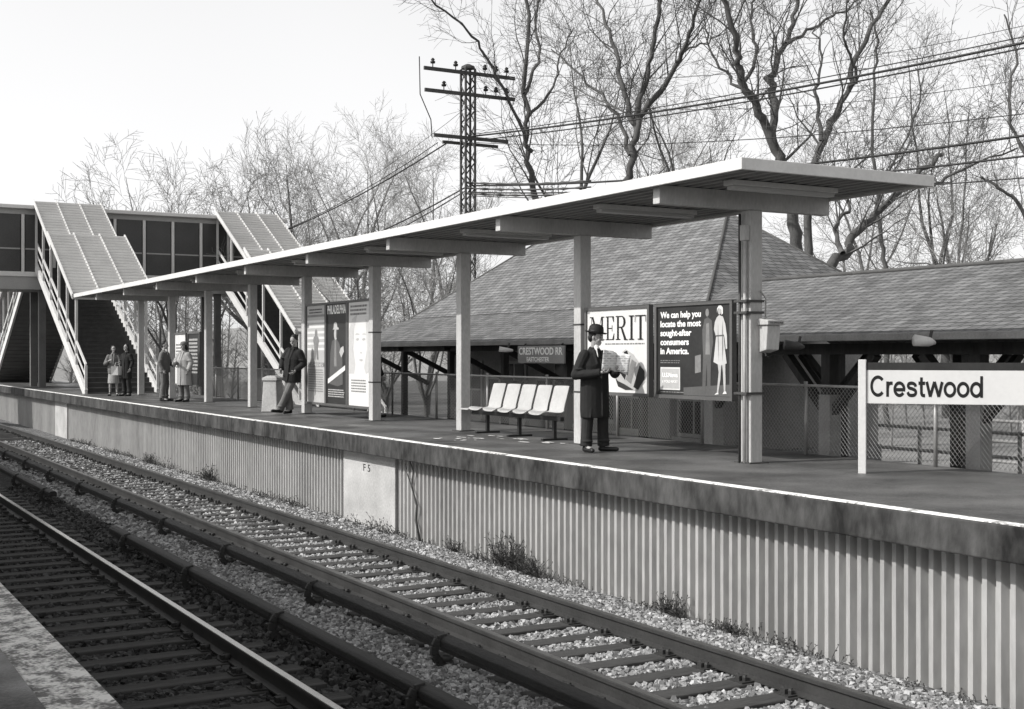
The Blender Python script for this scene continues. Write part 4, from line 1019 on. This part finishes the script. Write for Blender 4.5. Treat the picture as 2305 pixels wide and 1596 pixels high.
    for sd,sx in (('L',1),('R',-1)):
        el=Vector(P['el'+sd]); wr=Vector(P['wr'+sd]); m.capsule((sx*.165,.0,1.395),el,.082*bk,.066*bk); m.tube([el,el.lerp(wr,.5)-Vector((0,0,.01)),wr-(wr-el).normalized()*.015],[.064*bk,.058*bk,.052*bk],12); m.ell(el,(.066*bk,)*3)
        m.ell(Vector((sx*.165,0,1.395)).lerp(el,.7)+Vector((0,-.02,0)),(.078*bk,.076*bk,.02)); m.ell(el.lerp(wr,.3),(.07*bk,.06*bk,.03))
    for s in (-1,1): m.capsule((s*.045,-.075,1.47),(s*.035,-.135*bk,1.28),.022,.016)
    m.capsule((.03,-.145*bk,1.25),(.035,-.165*bk,hem+.03),.012,.012)
    m.capsule((0,.075,1.5),(.06,.02,1.51),.022,.022); m.capsule((0,.075,1.5),(-.06,.02,1.51),.022,.022)
    m.build('coat',coat,t,voxel=vox,smo=2)
    if collar:
        m=MB(); m.capsule((0,-.055,1.52),(0,-.125,1.39),.038,.02); sh=m.build('shirt','cloth_white',t,smooth=True)
        m=MB(); m.bar((0,-.101,1.50),(0,-.149,1.37),.034,.012,up=(0,1,0)); m.build('tie','ink',sh)
    if skirt:
        m=MB(); m.loft([(0,0,.45,.2,.15),(0,0,.6,.19,.14),(0,0,.85,.17,.12)]); m.build('skirt',trou,t,voxel=vox,smo=2)
    if hair:
        m=MB(); m.ell(H((0,.014,1.71)),(.084,.095,.095),rot=HR); m.ell(H((0,.05,1.655)),(.074,.055,.075),rot=HR)
        if hairlong:
            m.ell(H((0,.06,1.6)),(.08,.05,.1),rot=HR); m.ell(H((.065,.02,1.63)),(.025,.05,.09),rot=HR); m.ell(H((-.065,.02,1.63)),(.025,.05,.09),rot=HR)
        m.build('hair','hair',t,voxel=.009,smo=1)
    if hat=='bowler':
        m=MB(); cs=[]
        for (r_,z_) in ((.0955,1.728),(.125,1.724),(.142,1.738),(.145,1.746),(.125,1.733),(.098,1.735),(.096,1.78),(.088,1.82),(.066,1.848),(.035,1.858),(.005,1.861)): cs.append((r_,z_-1.73))
        m.lathe((0,0,0),cs,24,1,1.15); m.v=[tuple(H((v[0],v[1]-.005,v[2]+1.728))) for v in m.v]; h_=m.build('hat','felt',t,smooth=True)
        m=MB(); m.lathe((0,0,0),[(.0995,.008),(.0995,.04)],24,1,1.15); m.v=[tuple(H((v[0],v[1]-.005,v[2]+1.728))) for v in m.v]; m.build('hat_band','ink',h_,smooth=True)
    if hat=='cap':
        m=MB(); m.lathe((0,0,0),[(.1,0),(.105,.02),(.1,.07),(.06,.1),(.005,.11)],20,1,1.1); m.v=[tuple(H((v[0],v[1]+.01,v[2]+1.70))) for v in m.v]; m.build('hat','coat_grey',t,smooth=True)
    return t
X,Y=10.28,15.62
mr=-4
man=person('person in dark overcoat and bowler hat standing reading a newspaper',(X,Y,.006),mr,1.0,coat='coat_black',trou='trouser_black',hem=.50,head=(42,8),hat='bowler',vox=.009,bulk=1.12,leg=1.02,
  pose={'elL':(.31,-.05,1.14),'wrL':(.20,-.31,1.19),'elR':(-.31,.0,1.12),'wrR':(-.05,-.30,1.16),'knL':(.12,-.03,.5),'anL':(.16,.02,.09),'toL':(.29,-.08,.04),'knR':(-.11,0,.5),'anR':(-.14,.0,.09),'toR':(-.15,-.18,.04),'curlL':(-.3,-.3,.7),'curlR':(.3,-.3,.7)})
bpy.context.view_layer.update()
q_=Matrix.Rotation(R(mr),3,'Z')@Vector((.10,-.41,1.17))
np_=thing('newspaper','folded open newspaper held up by the person in a bowler hat','newspaper',(X+q_.x,Y+q_.y,.006+q_.z),rz=R(-34),local=True)
for s_ in (-1,1):
    m=MB(); nx=7; nz=6
    for i in range(nx):
        u=i/(nx-1)
        for j in range(nz):
            v=j/(nz-1); m.v.append((s_*u*.19+.03*v,-.10*u*(1 if s_<0 else .5)+.05-.10*v+.010*sin(u*7+v*3),v*.26-.04*u*s_+.012*sin(u*5)+.03*u*v))
    for i in range(nx-1):
        for j in range(nz-1): m.f.append((i*nz+j,(i+1)*nz+j,(i+1)*nz+j+1,i*nz+j+1))
    o=m.build('page','newsprint',np_,smooth=True); md=o.modifiers.new('t','SOLIDIFY'); md.thickness=.005
person('person in dark jacket and grey trousers leaning on a column with legs crossed',(10.5,29.1,.006),-62,1.06,tilt=(0,7),coat='coat_black',trou='coat_grey',hem=.74,head=(10,24),hairlong=False,collar=False,bulk=1.12,
  pose={'elL':(.28,.04,1.18),'wrL':(.20,-.14,1.0),'elR':(-.3,-.02,1.17),'wrR':(-.2,-.16,.98),'knL':(.02,-.12,.5),'anL':(-.14,-.14,.10),'toL':(-.20,-.28,.06),'knR':(-.07,0,.5),'anR':(.0,.03,.10),'toR':(.02,-.14,.05)})
person('person in grey jacket standing with hands low, left of the pale coated person',(10.2,39.2,.006),50,1.02,coat='coat_grey',trou='coat_grey',hem=.85,head=(0,0),collar=True,pose={'wrL':(.1,-.25,1.05),'elL':(.27,-.03,1.15)})
person('person in long pale coat and dark hat standing beside a notice poster',(10.55,38.3,.006),-60,1.0,coat='coat_light',trou='coat_grey',hem=.5,head=(0,5),hat='cap',hairlong=True,collar=False,bulk=1.2,pose={'elR':(-.28,-.1,1.15),'wrR':(-.1,-.28,1.2)})
person('person in pale skirt and dark top, left of the pair near the stairway',(9.95,44.9,.006),-20,.96,coat='coat_grey',trou='coat_light',hem=.8,head=(20,0),hairlong=True,collar=False,skirt=True,bare_legs=True,pose={'elR':(-.27,-.08,1.15),'wrR':(-.12,-.25,1.25),'elL':(.27,-.08,1.12),'wrL':(.1,-.25,1.05)})
person('person in dark coat, right of the pair near the stairway',(10.3,44.5,.006),-60,.99,coat='coat_black',trou='trouser_black',hem=.6,head=(0,0),hairlong=True,collar=False)
person('person standing mostly hidden behind the group of three tall posters',(11.75,26.9,.006),90,1.0,coat='coat_black',trou='trouser_black',hem=.7,collar=False)
t=thing('shopping_bag','white shopping bag carried by the pair near the stairway','bag',(9.95,44.5,.82))
MB().loft([(10.0,44.55,.72,.2,.09),(10.0,44.55,1.02,.22,.06)],4).build('bag','cloth_white',t)
MB().tube([(9.92,44.55,1.02),(9.94,44.58,1.14),(10.05,44.58,1.14),(10.08,44.55,1.02)],.008,6).build('handle','cloth_white',t)

# ------------------------------------------------------------ light, world, camera
e=R(40); ph=R(-9)
sd=Vector((-cos(e)*cos(ph),-cos(e)*sin(ph),sin(e)))
ld=bpy.data.lights.new('Sun','SUN'); ld.energy=4.2; ld.angle=R(.7); ld.color=(1,.985,.965)
lo_=bpy.data.objects.new('Sun',ld); C.objects.link(lo_); lo_.rotation_euler=(-sd).to_track_quat('-Z','Y').to_euler()
wd=bpy.data.worlds.new('World'); sc.world=wd; wd.use_nodes=True; nt=wd.node_tree; N=nt.nodes; Lk=nt.links
bg=N['Background']; sk=N.new('ShaderNodeTexSky'); sk.sky_type='NISHITA'; sk.sun_disc=False; sk.sun_elevation=e; sk.sun_rotation=R(279); sk.air_density=1.0; sk.dust_density=4.0
bw=N.new('ShaderNodeRGBToBW'); Lk.new(sk.outputs[0],bw.inputs[0])
tc=N.new('ShaderNodeTexCoord'); sp=N.new('ShaderNodeSeparateXYZ'); Lk.new(tc.outputs['Generated'],sp.inputs[0])
cr=N.new('ShaderNodeValToRGB'); Lk.new(sp.outputs[2],cr.inputs[0])
E=cr.color_ramp.elements; E[0].position=0; E[0].color=(.84,.84,.835,1); E[1].position=1; E[1].color=(.24,.24,.245,1)
for p_,v in ((.14,.80),(.28,.72),(.42,.52),(.65,.34)):
    q=E.new(p_); q.color=(v,v,v*1.01,1)
vm=N.new('ShaderNodeVectorMath'); vm.operation='SCALE'; vm.inputs['Scale'].default_value=10; Lk.new(cr.outputs[0],vm.inputs[0])
ns=N.new('ShaderNodeTexNoise'); ns.inputs['Scale'].default_value=1.6; ns.inputs['Detail'].default_value=3; Lk.new(tc.outputs['Generated'],ns.inputs['Vector'])
mrg=N.new('ShaderNodeMapRange'); mrg.inputs[1].default_value=.3; mrg.inputs[2].default_value=.7; mrg.inputs[3].default_value=.95; mrg.inputs[4].default_value=1.05; Lk.new(ns.outputs['Fac'],mrg.inputs[0])
v2=N.new('ShaderNodeVectorMath'); v2.operation='SCALE'; Lk.new(vm.outputs[0],v2.inputs[0]); Lk.new(mrg.outputs[0],v2.inputs['Scale'])
c2=N.new('ShaderNodeCombineColor')
for i in range(3): Lk.new(bw.outputs[0],c2.inputs[i])
v3=N.new('ShaderNodeVectorMath'); v3.operation='ADD'; Lk.new(c2.outputs[0],v3.inputs[0]); Lk.new(v2.outputs[0],v3.inputs[1])
Lk.new(v3.outputs[0],bg.inputs['Color']); bg.inputs['Strength'].default_value=.094
cd=bpy.data.cameras.new('Camera'); cd.sensor_width=36; cd.lens=36*F/2305; cd.clip_end=2000; cd.clip_start=.1
co=bpy.data.objects.new('Camera',cd); C.objects.link(co); co.location=(0,0,HC); co.rotation_euler=(R(90),0,-TH); sc.camera=co
sc.view_settings.view_transform='Standard'; sc.view_settings.look='None'; sc.view_settings.exposure=0
